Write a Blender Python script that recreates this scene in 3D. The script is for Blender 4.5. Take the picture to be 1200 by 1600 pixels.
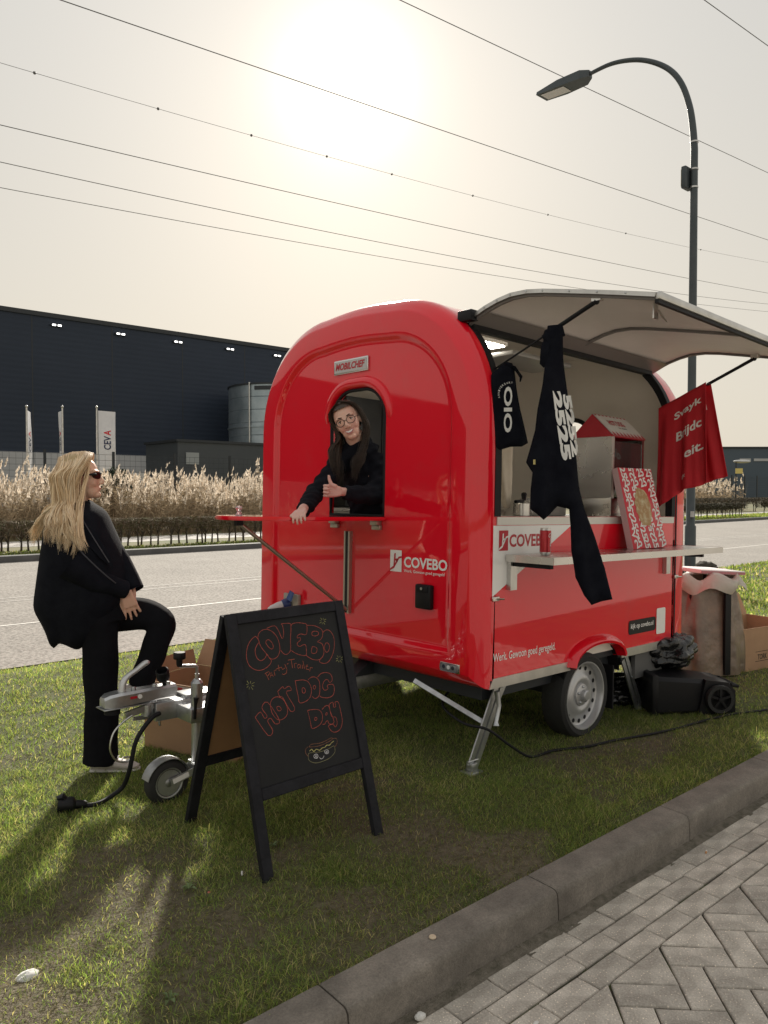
import bpy, bmesh, math, random
import numpy as np
from mathutils import Vector, Matrix, Quaternion

for o in list(bpy.data.objects): bpy.data.objects.remove(o)
SC = bpy.context.scene
COL = SC.collection
R = math.radians
random.seed(7); RNG = np.random.default_rng(11)

# ---------------------------------------------------------------- camera
AZ = R(48.8); PITCH = -math.atan(32/1200)
FWD = Vector((math.cos(AZ)*math.cos(PITCH), math.sin(AZ)*math.cos(PITCH), math.sin(PITCH)))
RGT = Vector((math.sin(AZ), -math.cos(AZ), 0)); UPV = RGT.cross(FWD)
cam = bpy.data.cameras.new('camera'); camo = bpy.data.objects.new('camera', cam); COL.objects.link(camo)
cam.sensor_fit = 'VERTICAL'; cam.sensor_height = 24.0; cam.lens = 18.0; cam.clip_end = 2000; cam.clip_start = .05
camo.matrix_world = Matrix((( RGT.x, UPV.x, -FWD.x, 0),(RGT.y, UPV.y, -FWD.y, 0),(RGT.z, UPV.z, -FWD.z, 1.6),(0,0,0,1)))
SC.camera = camo

# ---------------------------------------------------------------- sky and sun
VEIL = 0.76; SUN_EL = R(27.6); SUN_AZ = R(51.6)          # azimuth measured from +X towards +Y
SUND = Vector((math.cos(SUN_EL)*math.cos(SUN_AZ), math.cos(SUN_EL)*math.sin(SUN_AZ), math.sin(SUN_EL)))
w = bpy.data.worlds.new('World'); SC.world = w; w.use_nodes = True
nt = w.node_tree; nt.nodes.clear()
out = nt.nodes.new('ShaderNodeOutputWorld'); bg = nt.nodes.new('ShaderNodeBackground')
sky = nt.nodes.new('ShaderNodeTexSky'); sky.sky_type = 'NISHITA'; sky.sun_disc = False
sky.sun_elevation = SUN_EL; sky.sun_rotation = R(90)-SUN_AZ
sky.air_density = 1.0; sky.dust_density = 4.0; sky.ozone_density = 1.0; sky.altitude = 0
# thin high haze veils the whole vault: pale grey overhead, warmer towards the horizon, an aureole round the sun
tc = nt.nodes.new('ShaderNodeTexCoord')
def wmath(op, a, b=None):
    n = nt.nodes.new('ShaderNodeMath'); n.operation = op
    for i, v in enumerate((a, b)):
        if v is None: continue
        if isinstance(v, (int, float)): n.inputs[i].default_value = v
        else: nt.links.new(v, n.inputs[i])
    return n.outputs[0]
dp = nt.nodes.new('ShaderNodeVectorMath'); dp.operation = 'DOT_PRODUCT'; dp.inputs[1].default_value = SUND
nt.links.new(tc.outputs['Generated'], dp.inputs[0])
sx = nt.nodes.new('ShaderNodeSeparateXYZ'); nt.links.new(tc.outputs['Generated'], sx.inputs[0])
rmp = nt.nodes.new('ShaderNodeValToRGB'); rmp.color_ramp.interpolation = 'EASE'
rmp.color_ramp.elements[0].position = .0; rmp.color_ramp.elements[0].color = (.735,.68,.575,1)
rmp.color_ramp.elements[1].position = .62; rmp.color_ramp.elements[1].color = (.645,.635,.60,1)
nt.links.new(sx.outputs['Z'], rmp.inputs[0])
k10 = nt.nodes.new('ShaderNodeVectorMath'); k10.operation = 'SCALE'; k10.inputs['Scale'].default_value = 10*VEIL
nt.links.new(rmp.outputs[0], k10.inputs[0])
veil = nt.nodes.new('ShaderNodeMixRGB'); veil.inputs[0].default_value = 0.95
nt.links.new(sky.outputs[0], veil.inputs[1]); nt.links.new(k10.outputs[0], veil.inputs[2])
dc = wmath('MAXIMUM', dp.outputs['Value'], 0.0)
gl = wmath('ADD', wmath('MULTIPLY', wmath('POWER', dc, 420.0), 4.5), wmath('MULTIPLY', wmath('POWER', dc, 26.0), 0.42))
gm = nt.nodes.new('ShaderNodeVectorMath'); gm.operation = 'SCALE'; gm.inputs[0].default_value = (1.0, .96, .86)
nt.links.new(gl, gm.inputs['Scale'])
gc = nt.nodes.new('ShaderNodeMixRGB'); gc.blend_type = 'ADD'; gc.inputs[0].default_value = 1.0
nt.links.new(veil.outputs[0], gc.inputs[1]); nt.links.new(gm.outputs[0], gc.inputs[2])
nt.links.new(gc.outputs[0], bg.inputs[0]); bg.inputs[1].default_value = 0.10
nt.links.new(bg.outputs[0], out.inputs[0])
sl = bpy.data.lights.new('sun', 'SUN'); sl.energy = 5.0; sl.angle = R(3.5); sl.color = (1, .93, .82)
so = bpy.data.objects.new('sun', sl); COL.objects.link(so)
so.rotation_euler = SUND.to_track_quat('Z', 'Y').to_euler()
vs = SC.view_settings; vs.view_transform = 'Standard'; vs.look = 'None'; vs.exposure = 0.40; vs.gamma = 1; vs.use_curve_mapping = False

# ---------------------------------------------------------------- materials
def mat(name, col, rough=.5, metal=0., spec=.5, coat=0., col2=None, vs=4., vdet=4., bump=0., bs=60., emit=None, trans=0., alpha=1., attr=None, rvar=0., ramp=(.35,.65), sub=0., bdist=.01):
    m = bpy.data.materials.new(name); m.use_nodes = True
    t = m.node_tree; p = t.nodes['Principled BSDF']
    c4 = (*col, 1)
    p.inputs['Base Color'].default_value = c4; p.inputs['Roughness'].default_value = rough
    p.inputs['Metallic'].default_value = metal; p.inputs['Specular IOR Level'].default_value = spec
    p.inputs['Coat Weight'].default_value = coat; p.inputs['Coat Roughness'].default_value = .04
    p.inputs['Transmission Weight'].default_value = trans; p.inputs['Alpha'].default_value = alpha
    if sub: p.inputs['Subsurface Weight'].default_value = sub; p.inputs['Subsurface Radius'].default_value = (.012,.005,.003)
    if emit: p.inputs['Emission Color'].default_value = (*emit[:3],1); p.inputs['Emission Strength'].default_value = emit[3]
    src = None
    if attr:
        a = t.nodes.new('ShaderNodeAttribute'); a.attribute_name = attr; src = a.outputs['Color']
        t.links.new(src, p.inputs['Base Color'])
    if col2 or bump or rvar:
        co = t.nodes.new('ShaderNodeTexCoord')
    if col2:
        n = t.nodes.new('ShaderNodeTexNoise'); n.inputs['Scale'].default_value = vs; n.inputs['Detail'].default_value = vdet; n.inputs['Roughness'].default_value=.65
        t.links.new(co.outputs['Object'], n.inputs['Vector'])
        r = t.nodes.new('ShaderNodeValToRGB'); r.color_ramp.elements[0].position = ramp[0]; r.color_ramp.elements[1].position = ramp[1]
        r.color_ramp.elements[0].color = c4; r.color_ramp.elements[1].color = (*col2,1)
        t.links.new(n.outputs[0], r.inputs[0])
        if src:
            mx = t.nodes.new('ShaderNodeMixRGB'); mx.blend_type='MULTIPLY'; mx.inputs[0].default_value=1
            t.links.new(src, mx.inputs[1]); t.links.new(r.outputs[0], mx.inputs[2]); t.links.new(mx.outputs[0], p.inputs['Base Color'])
        else: t.links.new(r.outputs[0], p.inputs['Base Color'])
    if rvar:
        n = t.nodes.new('ShaderNodeTexNoise'); n.inputs['Scale'].default_value = vs*2; n.inputs['Detail'].default_value = 5
        t.links.new(co.outputs['Object'], n.inputs['Vector'])
        mr = t.nodes.new('ShaderNodeMapRange'); mr.inputs['To Min'].default_value = max(0,rough-rvar); mr.inputs['To Max'].default_value = rough+rvar
        t.links.new(n.outputs[0], mr.inputs[0]); t.links.new(mr.outputs[0], p.inputs['Roughness'])
    if bump:
        n = t.nodes.new('ShaderNodeTexNoise'); n.inputs['Scale'].default_value = bs; n.inputs['Detail'].default_value = 4
        t.links.new(co.outputs['Object'], n.inputs['Vector'])
        b = t.nodes.new('ShaderNodeBump'); b.inputs['Strength'].default_value = bump; b.inputs['Distance'].default_value = bdist
        t.links.new(n.outputs[0], b.inputs['Height']); t.links.new(b.outputs[0], p.inputs['Normal'])
    return m

# ---------------------------------------------------------------- mesh helpers
def link(name, me, material=None, parent=None, smooth=None):
    o = bpy.data.objects.new(name, me); COL.objects.link(o)
    if material is not None:
        for mm in (material if isinstance(material, (list, tuple)) else [material]): me.materials.append(mm)
    if parent: o.parent = parent
    if smooth is not None and len(me.polygons):
        me.polygons.foreach_set('use_smooth', [True]*len(me.polygons))
        if smooth < 180: me.set_sharp_from_angle(angle=R(smooth))
    return o
def tag(o, label=None, cat=None, group=None, kind=None):
    if label: o['label'] = label
    if cat: o['category'] = cat
    if group: o['group'] = group
    if kind: o['kind'] = kind
    return o
def empty(name, label=None, cat=None, loc=(0,0,0), rz=0., group=None):
    o = bpy.data.objects.new(name, None); COL.objects.link(o); o.location = loc; o.rotation_euler = (0,0,rz)
    o.empty_display_size = .1
    return tag(o, label, cat, group)
def copy_tree(o, parent=None):
    c = o.copy(); COL.objects.link(c); c.parent = parent
    for ch in list(o.children): copy_tree(ch, c)
    return c

class MB:
    def __init__(s): s.v = []; s.f = []; s.m = []
    def add(s, vs, fs, mi=0):
        b = len(s.v); s.v += [tuple(v) for v in vs]; s.f += [tuple(b+i for i in f) for f in fs]; s.m += [mi]*len(fs); return s
    def box(s, a, b, mi=0, M=None, bev=0.):
        x0,y0,z0 = a; x1,y1,z1 = b
        if bev:
            e = bev
            bm = bmesh.new(); bmesh.ops.create_cube(bm, size=1)
            for v in bm.verts: v.co = Vector((x0+(v.co.x+.5)*(x1-x0), y0+(v.co.y+.5)*(y1-y0), z0+(v.co.z+.5)*(z1-z0)))
            bmesh.ops.bevel(bm, geom=list(bm.edges), offset=e, segments=2, profile=.5, affect='EDGES')
            bm.verts.index_update()
            vs = [v.co.copy() for v in bm.verts]; fs = [[v.index for v in f.verts] for f in bm.faces]; bm.free()
        else:
            vs = [Vector(p) for p in ((x0,y0,z0),(x1,y0,z0),(x1,y1,z0),(x0,y1,z0),(x0,y0,z1),(x1,y0,z1),(x1,y1,z1),(x0,y1,z1))]
            fs = [(0,3,2,1),(4,5,6,7),(0,1,5,4),(1,2,6,5),(2,3,7,6),(3,0,4,7)]
        if M is not None: vs = [M @ v for v in vs]
        return s.add(vs, fs, mi)
    def bar(s, p, q, wx, wy, up=(0,0,1), mi=0, bev=0.):
        p = Vector(p); q = Vector(q); d = q-p; L = d.length; z = d.normalized(); u = Vector(up)
        x = u.cross(z)
        if x.length < 1e-4: x = Vector((1,0,0)).cross(z)
        x.normalize(); y = z.cross(x)
        M = Matrix(((x.x,y.x,z.x,p.x),(x.y,y.y,z.y,p.y),(x.z,y.z,z.z,p.z),(0,0,0,1)))
        return s.box((-wx/2,-wy/2,0),(wx/2,wy/2,L), mi, M, bev)
    def tube(s, pts, r, n=10, cap=True, mi=0, flat=1., closed=False):
        pts = [Vector(p) for p in pts]; k = len(pts)
        rr = r if isinstance(r, (list, tuple)) else [r]*k
        prev = None; rings = []
        for i, p in enumerate(pts):
            if closed: t = pts[(i+1)%k]-pts[i-1]
            else: t = (pts[min(i+1,k-1)]-pts[max(i-1,0)])
            t.normalize()
            if prev is None:
                a = Vector((0,0,1)) if abs(t.z) < .9 else Vector((1,0,0))
                x = a.cross(t).normalized()
            else:
                x = (prev - t*prev.dot(t)); x = x.normalized() if x.length > 1e-6 else prev
            y = t.cross(x); prev = x
            rings.append([p + x*(math.cos(2*math.pi*j/n)*rr[i]) + y*(math.sin(2*math.pi*j/n)*rr[i]*flat) for j in range(n)])
        return s.loft(rings, cap, mi, closed)
    def loft(s, rings, cap=True, mi=0, closed=False, open_ring=False):
        n = len(rings[0]); vs = [v for rg in rings for v in rg]; fs = []
        k = len(rings); jn = n-1 if open_ring else n
        for i in range(k if closed else k-1):
            a = i*n; b = ((i+1)%k)*n
            for j in range(jn):
                j2 = (j+1)%n; fs.append((a+j, a+j2, b+j2, b+j))
        if cap and not closed and not open_ring:
            fs.append(tuple(range(n))[::-1]); fs.append(tuple((k-1)*n+j for j in range(n)))
        return s.add(vs, fs, mi)
    def lathe(s, prof, c=(0,0,0), axis=(0,0,1), n=24, mi=0, cap=True):
        ax = Vector(axis).normalized(); a = Vector((0,0,1)) if abs(ax.z) < .9 else Vector((1,0,0))
        x = a.cross(ax).normalized(); y = ax.cross(x); c = Vector(c)
        rings = [[c + ax*h + x*(r*math.cos(2*math.pi*j/n)) + y*(r*math.sin(2*math.pi*j/n)) for j in range(n)] for r, h in prof]
        return s.loft(rings, cap, mi)
    def prism(s, poly, z0, z1, mi=0, M=None):
        n = len(poly); vs = [Vector((x,y,z0)) for x,y in poly]+[Vector((x,y,z1)) for x,y in poly]
        if M is not None: vs = [M @ v for v in vs]
        fs = [tuple(range(n))[::-1], tuple(range(n,2*n))]+[(i,(i+1)%n,n+(i+1)%n,n+i) for i in range(n)]
        return s.add(vs, fs, mi)
    def ball(s, c, r, n=12, k=8, mi=0, M=None):
        rx,ry,rz = r if isinstance(r,(tuple,list)) else (r,r,r)
        rings=[]
        for i in range(k+1):
            th=math.pi*(i/k); th=min(max(th,.02),math.pi-.02)
            rings.append([Vector((rx*math.sin(th)*math.cos(2*math.pi*j/n), ry*math.sin(th)*math.sin(2*math.pi*j/n), -rz*math.cos(th))) for j in range(n)])
        c=Vector(c)
        rings=[[ (M@v if M else v)+c for v in rg] for rg in rings]
        return s.loft(rings, True, mi)
    def mesh(s, name='m'):
        me = bpy.data.meshes.new(name); me.from_pydata([tuple(v) for v in s.v], [], s.f)
        if any(s.m): me.polygons.foreach_set('material_index', s.m)
        me.update(); return me
    def build(s, name, material, parent=None, smooth=35, fix=True):
        me = s.mesh(name)
        if fix:
            bm = bmesh.new(); bm.from_mesh(me); bmesh.ops.recalc_face_normals(bm, faces=bm.faces); bm.to_mesh(me); bm.free()
        return link(name, me, material, parent, smooth)

def np_mesh(name, V, F, cols=None, cname='col'):
    """V (n,3) float, F (m,k) int of constant k, cols (n,3) per vertex"""
    me = bpy.data.meshes.new(name); n = len(V); m, k = F.shape
    me.vertices.add(n); me.vertices.foreach_set('co', np.ascontiguousarray(V, dtype=np.float32).ravel())
    me.loops.add(m*k); me.loops.foreach_set('vertex_index', np.ascontiguousarray(F, dtype=np.int32).ravel())
    me.polygons.add(m); me.polygons.foreach_set('loop_start', np.arange(0, m*k, k, dtype=np.int32))
    me.update(calc_edges=True)
    if cols is not None:
        a = me.color_attributes.new(cname, 'FLOAT_COLOR', 'POINT')
        a.data.foreach_set('color', np.concatenate([cols, np.ones((n,1))], 1).astype(np.float32).ravel())
    me.validate(); return me

# text: flat triangulated letters fitted to a box and mapped onto a surface
def text_geo(txt, bold=0.0, italic=0., space=1.0, thick=0.):
    c = bpy.data.curves.new('t', 'FONT'); c.body = txt; c.size = 1; c.offset = bold; c.shear = italic; c.space_character = space; c.resolution_u = 3
    c.fill_mode = 'BOTH'
    if thick: c.extrude = thick
    o = bpy.data.objects.new('t', c); COL.objects.link(o)
    dg = bpy.context.evaluated_depsgraph_get(); dg.update()
    me = bpy.data.meshes.new_from_object(o.evaluated_get(dg))
    vs = [v.co.copy() for v in me.vertices]; fs = [tuple(p.vertices) for p in me.polygons]
    bpy.data.objects.remove(o); bpy.data.curves.remove(c); bpy.data.meshes.remove(me)
    return vs, fs
def lettering(txt, fmap, w, h=None, bold=.015, parent=None, material=None, name='lettering', italic=0., space=1.):
    vs, fs = text_geo(txt, bold, italic, space)
    x0 = min(v.x for v in vs); x1 = max(v.x for v in vs); y0 = min(v.y for v in vs); y1 = max(v.y for v in vs)
    sx = w/(x1-x0); sy = (h/(y1-y0)) if h else sx
    mb = MB(); mb.add([fmap((v.x-x0)*sx, (v.y-y0)*sy) for v in vs], fs)
    return mb.build(name, material, parent, smooth=None, fix=False)

def vnoise(x, y, seed=0):
    """smooth value noise on arrays, 0..1"""
    xi = np.floor(x).astype(int); yi = np.floor(y).astype(int); fx = x-xi; fy = y-yi
    def h(a, b):
        n = (a*374761393 + b*668265263 + seed*974711) & 0xffffffff
        n = ((n ^ (n >> 13))*1274126177) & 0xffffffff
        return ((n ^ (n >> 16)) & 0xffff)/65535.
    ux = fx*fx*(3-2*fx); uy = fy*fy*(3-2*fy)
    return (h(xi,yi)*(1-ux)+h(xi+1,yi)*ux)*(1-uy)+(h(xi,yi+1)*(1-ux)+h(xi+1,yi+1)*ux)*uy
def fbm(x, y, seed=0, o=4):
    s = 0; a = .5; t = 0
    for i in range(o): s = s+a*vnoise(x*2**i, y*2**i, seed+i); t += a; a *= .5
    return s/t

def smooth_path(p, k=6):
    p=[Vector(q) for q in p]; out=[]
    for i in range(len(p)-1):
        a,b,c,d=p[max(i-1,0)],p[i],p[i+1],p[min(i+2,len(p)-1)]
        for j in range(k):
            t=j/k; out.append(.5*((2*b)+(c-a)*t+(2*a-5*b+4*c-d)*t*t+(3*b-a-3*c+d)*t**3))
    out.append(p[-1]); return out

def grain(m, scale, lo, hi, big=None):
    """multiply a material's colour by fine grain (and optional larger stains) in object space"""
    t = m.node_tree; p = t.nodes['Principled BSDF']; sk = p.inputs['Base Color']; src = sk.links[0].from_socket if sk.links else None
    col = tuple(sk.default_value); co = t.nodes.new('ShaderNodeTexCoord')
    for sc, a, b, r0, r1 in ((scale, lo, hi, .32, .68),)+(((big[0], big[1], big[2], .40, .62),) if big else ()):
        n = t.nodes.new('ShaderNodeTexNoise'); n.inputs['Scale'].default_value = sc; n.inputs['Detail'].default_value = 6; n.inputs['Roughness'].default_value = .75
        t.links.new(co.outputs['Object'], n.inputs['Vector'])
        mr = t.nodes.new('ShaderNodeMapRange'); mr.inputs['From Min'].default_value = r0; mr.inputs['From Max'].default_value = r1; mr.inputs['To Min'].default_value = a; mr.inputs['To Max'].default_value = b
        t.links.new(n.outputs[0], mr.inputs[0]); v = t.nodes.new('ShaderNodeVectorMath'); v.operation = 'SCALE'
        if src: t.links.new(src, v.inputs[0])
        else: v.inputs[0].default_value = col[:3]
        t.links.new(mr.outputs[0], v.inputs['Scale']); src = v.outputs[0]
    t.links.new(src, sk)
# ================================================================= SETTING
m_soil = mat('verge_soil', (1,1,1), .95, attr='col', col2=(.62,.60,.58), vs=30, bump=.9, bs=90, bdist=.012)
m_far = mat('meadow', (.10,.115,.04), .95, col2=(.17,.14,.06), vs=.4)
m_road = mat('asphalt', (.39,.365,.335), .93, spec=.12, col2=(.21,.195,.18), vs=26, vdet=6, bump=.5, bs=70, ramp=(.42,.62))
grain(m_road, 55, .80, 1.2, (.6, .92, 1.06))
m_line = mat('road_paint', (.92,.90,.85), .7, col2=(.74,.71,.66), vs=9)
m_kerbfar = mat('far_kerb', (.12,.12,.12), .8, col2=(.08,.08,.08), vs=2)
m_path = mat('path', (.46,.43,.40), .8, col2=(.36,.34,.31), vs=3)

def sheet(name, x0, x1, y0, y1, z, m, kind='structure'):
    mb = MB(); mb.add([(x0,y0,z),(x1,y0,z),(x1,y1,z),(x0,y1,z)], [(0,1,2,3)])
    return tag(mb.build(name, m, smooth=None, fix=False), kind=kind)
sheet('ground', -900, 900, -900, 1500, -.12, m_far)

def verge_h(x, y):
    h = .085 + .030*fbm(x*1.3, y*1.3, 3) + .014*fbm(x*9, y*9, 5)
    edge = np.clip((y-6.75)/.5, 0, 1); h = h*(1-edge) + .02*edge          # falls to the road
    h = np.where(y < 1.95, h*np.clip((y-1.80)/.15,.8,1), h)
    for cx, cy, r, a in ((13.0,6.35,.28,.11),(12.6,6.5,.2,.08),(.9,4.55,.35,.02)):
        h = h + a*np.exp(-((x-cx)**2+(y-cy)**2)/r**2)*(.6+.8*vnoise(x*12,y*12,9))
    return h
def bare(x, y):
    """0 = thick turf, 1 = bare soil"""
    b = fbm(x*1.7+3, y*1.7, 21, 5)
    b = np.clip((b-.56)/.16, 0, 1)*np.where(y+.3*x>4.2,.35,.8)
    for cx, cy, r, a in ((1.35,2.95,.34,1.),(1.75,2.62,.33,.9),(.72,2.35,.34,.8),(1.05,2.15,.3,.7),(1.0,4.55,.45,.9),(.3,4.7,.5,.7),(2.35,2.3,.3,.6),(3.4,2.1,.4,.45),(13.0,6.35,.4,1.)):
        b = np.maximum(b, .8*a*np.clip(1.05-np.hypot(x-cx, (y-cy)*1.5)/r*(.6+.8*fbm(x*5,y*5,33)), 0, 1))
    return b
# -- verge (earth under the grass)
xs = np.concatenate([np.arange(-4,7.5,.045), np.arange(7.5,16,.12), np.geomspace(16,140,60)]); ys = np.concatenate([np.arange(1.84,4.6,.045), np.arange(4.6,7.36,.09), [7.36]])
GX, GY = np.meshgrid(xs, ys, indexing='ij'); GZ = verge_h(GX, GY)
V = np.stack([GX,GY,GZ],-1).reshape(-1,3); nx, ny = GX.shape
I = np.arange(nx*ny).reshape(nx,ny); F = np.stack([I[:-1,:-1],I[1:,:-1],I[1:,1:],I[:-1,1:]],-1).reshape(-1,4)
B = bare(GX,GY).reshape(-1,1); N = fbm(GX*3,GY*3,41).reshape(-1,1)
cols = (1-B)*np.array([.105,.118,.042])+B*(np.array([.145,.115,.082])*(.75+.5*N))
vg = link('grass_verge', np_mesh('grass_verge', V, F, cols), m_soil, None, 180); tag(vg, kind='structure')

# -- grass blades
m_grass = mat('grass', (1,1,1), .55, spec=.3, attr='col')
_t = m_grass.node_tree; _p = _t.nodes['Principled BSDF']; _a = [n for n in _t.nodes if n.type=='ATTRIBUTE'][0]
_tr = _t.nodes.new('ShaderNodeBsdfTranslucent'); _mx = _t.nodes.new('ShaderNodeMixShader'); _mx.inputs[0].default_value = .5
_sc = _t.nodes.new('ShaderNodeMixRGB'); _sc.blend_type='MULTIPLY'; _sc.inputs[0].default_value=1; _sc.inputs[2].default_value=(2.1,2.1,1.3,1)
_t.links.new(_a.outputs['Color'], _sc.inputs[1]); _t.links.new(_sc.outputs[0], _tr.inputs['Color'])
_t.links.new(_p.outputs[0], _mx.inputs[1]); _t.links.new(_tr.outputs[0], _mx.inputs[2])
_t.links.new(_mx.outputs[0], [n for n in _t.nodes if n.type=='OUTPUT_MATERIAL'][0].inputs[0])
def grass(name, x, y, z, length, width, lean, cols):
    n = len(x); az = RNG.uniform(0, 2*np.pi, n); la = RNG.uniform(0,2*np.pi,n)
    dx = np.cos(la); dy = np.sin(la); wx = np.cos(az)*width/2; wy = np.sin(az)*width/2
    def P(h, out, wf):
        c = np.stack([x+dx*out*length, y+dy*out*length, z+h*length],-1); w = np.stack([wx*wf, wy*wf, 0*wx],-1); return c-w, c+w
    up = np.sqrt(np.clip(1-lean**2,.02,1))
    a0,a1 = P(-.1,0*lean,1.); b0,b1 = P(.5*up, .38*lean, .85); c0,_ = P(.86*up, 1.05*lean, 0)
    V = np.stack([a0,a1,b0,b1,c0],1).reshape(-1,3); k = np.arange(n)[:,None]*5
    F = np.concatenate([k+np.array([[0,1,3]]), k+np.array([[0,3,2]]), k+np.array([[2,3,4]])],0)
    C = np.repeat(cols, 5, 0)
    return link(name, np_mesh(name, V, F, C), m_grass)
def blade_cols(x, y, n):
    g = np.array([.115,.168,.044]); o = np.array([.180,.202,.070]); s = np.array([.32,.285,.155]); d = np.array([.072,.092,.030])
    t = RNG.random(n)[:,None]; pn = fbm(x*2.2,y*2.2,55)[:,None]
    c = np.where(t < .40, g, np.where(t < .72, o, np.where(t < .80+.25*np.clip(pn-.45,0,1)*2, s, d)))
    return c*RNG.uniform(.7,1.3,(n,1))*(0.75+.5*fbm(x*.9,y*.9,57)[:,None])
def scatter(n, x0, x1, y0, y1, keep):
    x = RNG.uniform(x0,x1,n); y = RNG.uniform(y0,y1,n)
    # inside the view wedge with a margin
    dpt = x*FWD.x+y*FWD.y; lat = (x*RGT.x+y*RGT.y)
    k = (np.abs(lat) < dpt*.62+.4) & (RNG.random(n) < keep(x,y)); return x[k], y[k]
def clump(x,y): return .25+1.1*np.clip(fbm(x*6,y*6,61)-.28,0,1)
X1,Y1 = scatter(700000, -.6, 5.2, 1.84, 4.3, lambda x,y: np.clip((1-.93*bare(x,y))*clump(x,y)*np.clip(2.6/np.hypot(x,y),.35,1)*1.15,0,1))
n = len(X1); L = RNG.uniform(.018,.046,n)*(.7+.8*fbm(X1*4,Y1*4,66)); L = np.where(RNG.random(n)<.03, L*1.8, L)
L = L*(1-.45*bare(X1,Y1))
tag(grass('grass', X1, Y1, verge_h(X1,Y1), L, RNG.uniform(.0014,.0030,n), RNG.beta(3.0,1.1,n)*.985, blade_cols(X1,Y1,n)*1.4), 'short trodden grass on the verge round the trailer', None, None, 'stuff')
X2,Y2 = scatter(900000, -2, 13, 1.84, 7.28, lambda x,y: np.where((x<5.2)&(y<4.3), .0, 1)*(1-.9*bare(x,y))*clump(x,y)*np.clip(4.5/np.hypot(x,y),.25,1))
n = len(X2); L = RNG.uniform(.018,.048,n)*(.7+.8*fbm(X2*3,Y2*3,66))
tag(grass('grass', X2, Y2, verge_h(X2,Y2), L, RNG.uniform(.0026,.0052,n), RNG.beta(3,1.2,n)*.97, blade_cols(X2,Y2,n)*1.4), 'sunlit grass along the near edge of the road', None, None, 'stuff')
X3,Y3 = scatter(60000, 9, 60, 3, 7.25, lambda x,y: np.clip(15/np.hypot(x,y),.2,1))
n = len(X3)
tag(grass('grass', X3, Y3, verge_h(X3,Y3), RNG.uniform(.04,.09,n), RNG.uniform(.012,.03,n), RNG.beta(2,2,n)*.9, blade_cols(X3,Y3,n)*1.15), 'sunlit grass verge beyond the cardboard boxes', None, None, 'stuff')

X4,Y4 = scatter(200000, -.6, 5.5, 1.84, 4.6, lambda x,y: np.clip(2.8/np.hypot(x,y),.3,1)*.9)
n = len(X4); tcol = np.array([[.20,.165,.095],[.13,.10,.065],[.26,.225,.13],[.10,.10,.045]])[RNG.integers(0,4,n)]*RNG.uniform(.6,1.2,(n,1))
tag(grass('thatch', X4, Y4, verge_h(X4,Y4)+.001, RNG.uniform(.012,.035,n), RNG.uniform(.0012,.0026,n), np.full(n,.97), tcol), 'dead straw and thatch lying between the grass blades', None, None, 'stuff')
# -- broad-leaved weeds among the turf
m_weed = mat('weed', (.085,.125,.045), .5, col2=(.14,.19,.07), vs=20)
for wi, (wx, wy) in enumerate(((.98,2.07),(1.75,2.72),(1.32,2.62))):
    mb = MB(); wz = float(verge_h(np.array([wx]),np.array([wy]))[0])
    for k in range(7):
        a = k*.9+random.random()*.9; l = random.uniform(.015,.05); w2 = l*random.uniform(.12,.22)
        d = Vector((math.cos(a),math.sin(a),0)); s2 = Vector((-d.y,d.x,0)); o = Vector((wx,wy,wz+.004))
        pts = [o, o+d*l*.5+s2*w2+Vector((0,0,.014)), o+d*l+Vector((0,0,.009)), o+d*l*.5-s2*w2+Vector((0,0,.014)), o+d*l*.5+Vector((0,0,.009))]
        mb.add(pts, [(0,1,4),(1,2,4),(2,3,4),(3,0,4)])
    tag(mb.build('weed', m_weed, smooth=None, fix=False), ['small dark rosette weed in the turf close to the kerb end','flat leafy weed just left of the chalkboard leg','leafy weed on the bare soil below the jockey wheel','low weed in the grass right of the chalkboard leg','flat weed in the turf near the left frame edge'][wi], 'weed', 'weeds in the verge')

# -- road with its markings
sheet('road', -300, 400, 7.3, 18.25, .03, m_road)
for (y0,y1,dy) in ((9.55,9.67,0),(11.66,11.76,0),(12.02,12.12,0)):
    mb = MB()
    segs = [(-120,300)]
    for a,b in segs: mb.add([(a,y0+.018*(6-max(a,-20)*0),.034),(b,y0-dy,.034),(b,y1-dy,.034),(a,y1,.034)], [(0,1,2,3)])
    tag(mb.build('road_marking', m_line, smooth=None, fix=False), kind='structure')
mb = MB(); mb.box((-300,18.25,-.1),(400,18.55,.17), bev=.02); tag(mb.build('kerb_far', m_kerbfar), kind='structure')
sheet('far_verge', -300, 400, 18.56, 21.6, .13, m_far); sheet('cycle_path', -300, 400, 21.6, 24.0, .135, m_path); sheet('reed_bed', -300, 400, 24.0, 60, .10, m_far)
n = 9000; xx = RNG.uniform(2,15,n); yy = 18.6+1.5*RNG.beta(1,1.6,n)
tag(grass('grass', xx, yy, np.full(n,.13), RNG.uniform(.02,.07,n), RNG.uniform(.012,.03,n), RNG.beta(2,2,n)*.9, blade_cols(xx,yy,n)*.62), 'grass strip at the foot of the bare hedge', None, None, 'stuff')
n = 9000; xx = RNG.uniform(34,60,n); yy = RNG.uniform(18.6,21.5,n)
tag(grass('grass', xx, yy, np.full(n,.13), RNG.uniform(.06,.16,n), RNG.uniform(.03,.07,n), RNG.beta(2,2,n)*.9, blade_cols(xx,yy,n)*1.2), 'grass patch beside the clipped hedges far right', None, None, 'stuff')

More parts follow.
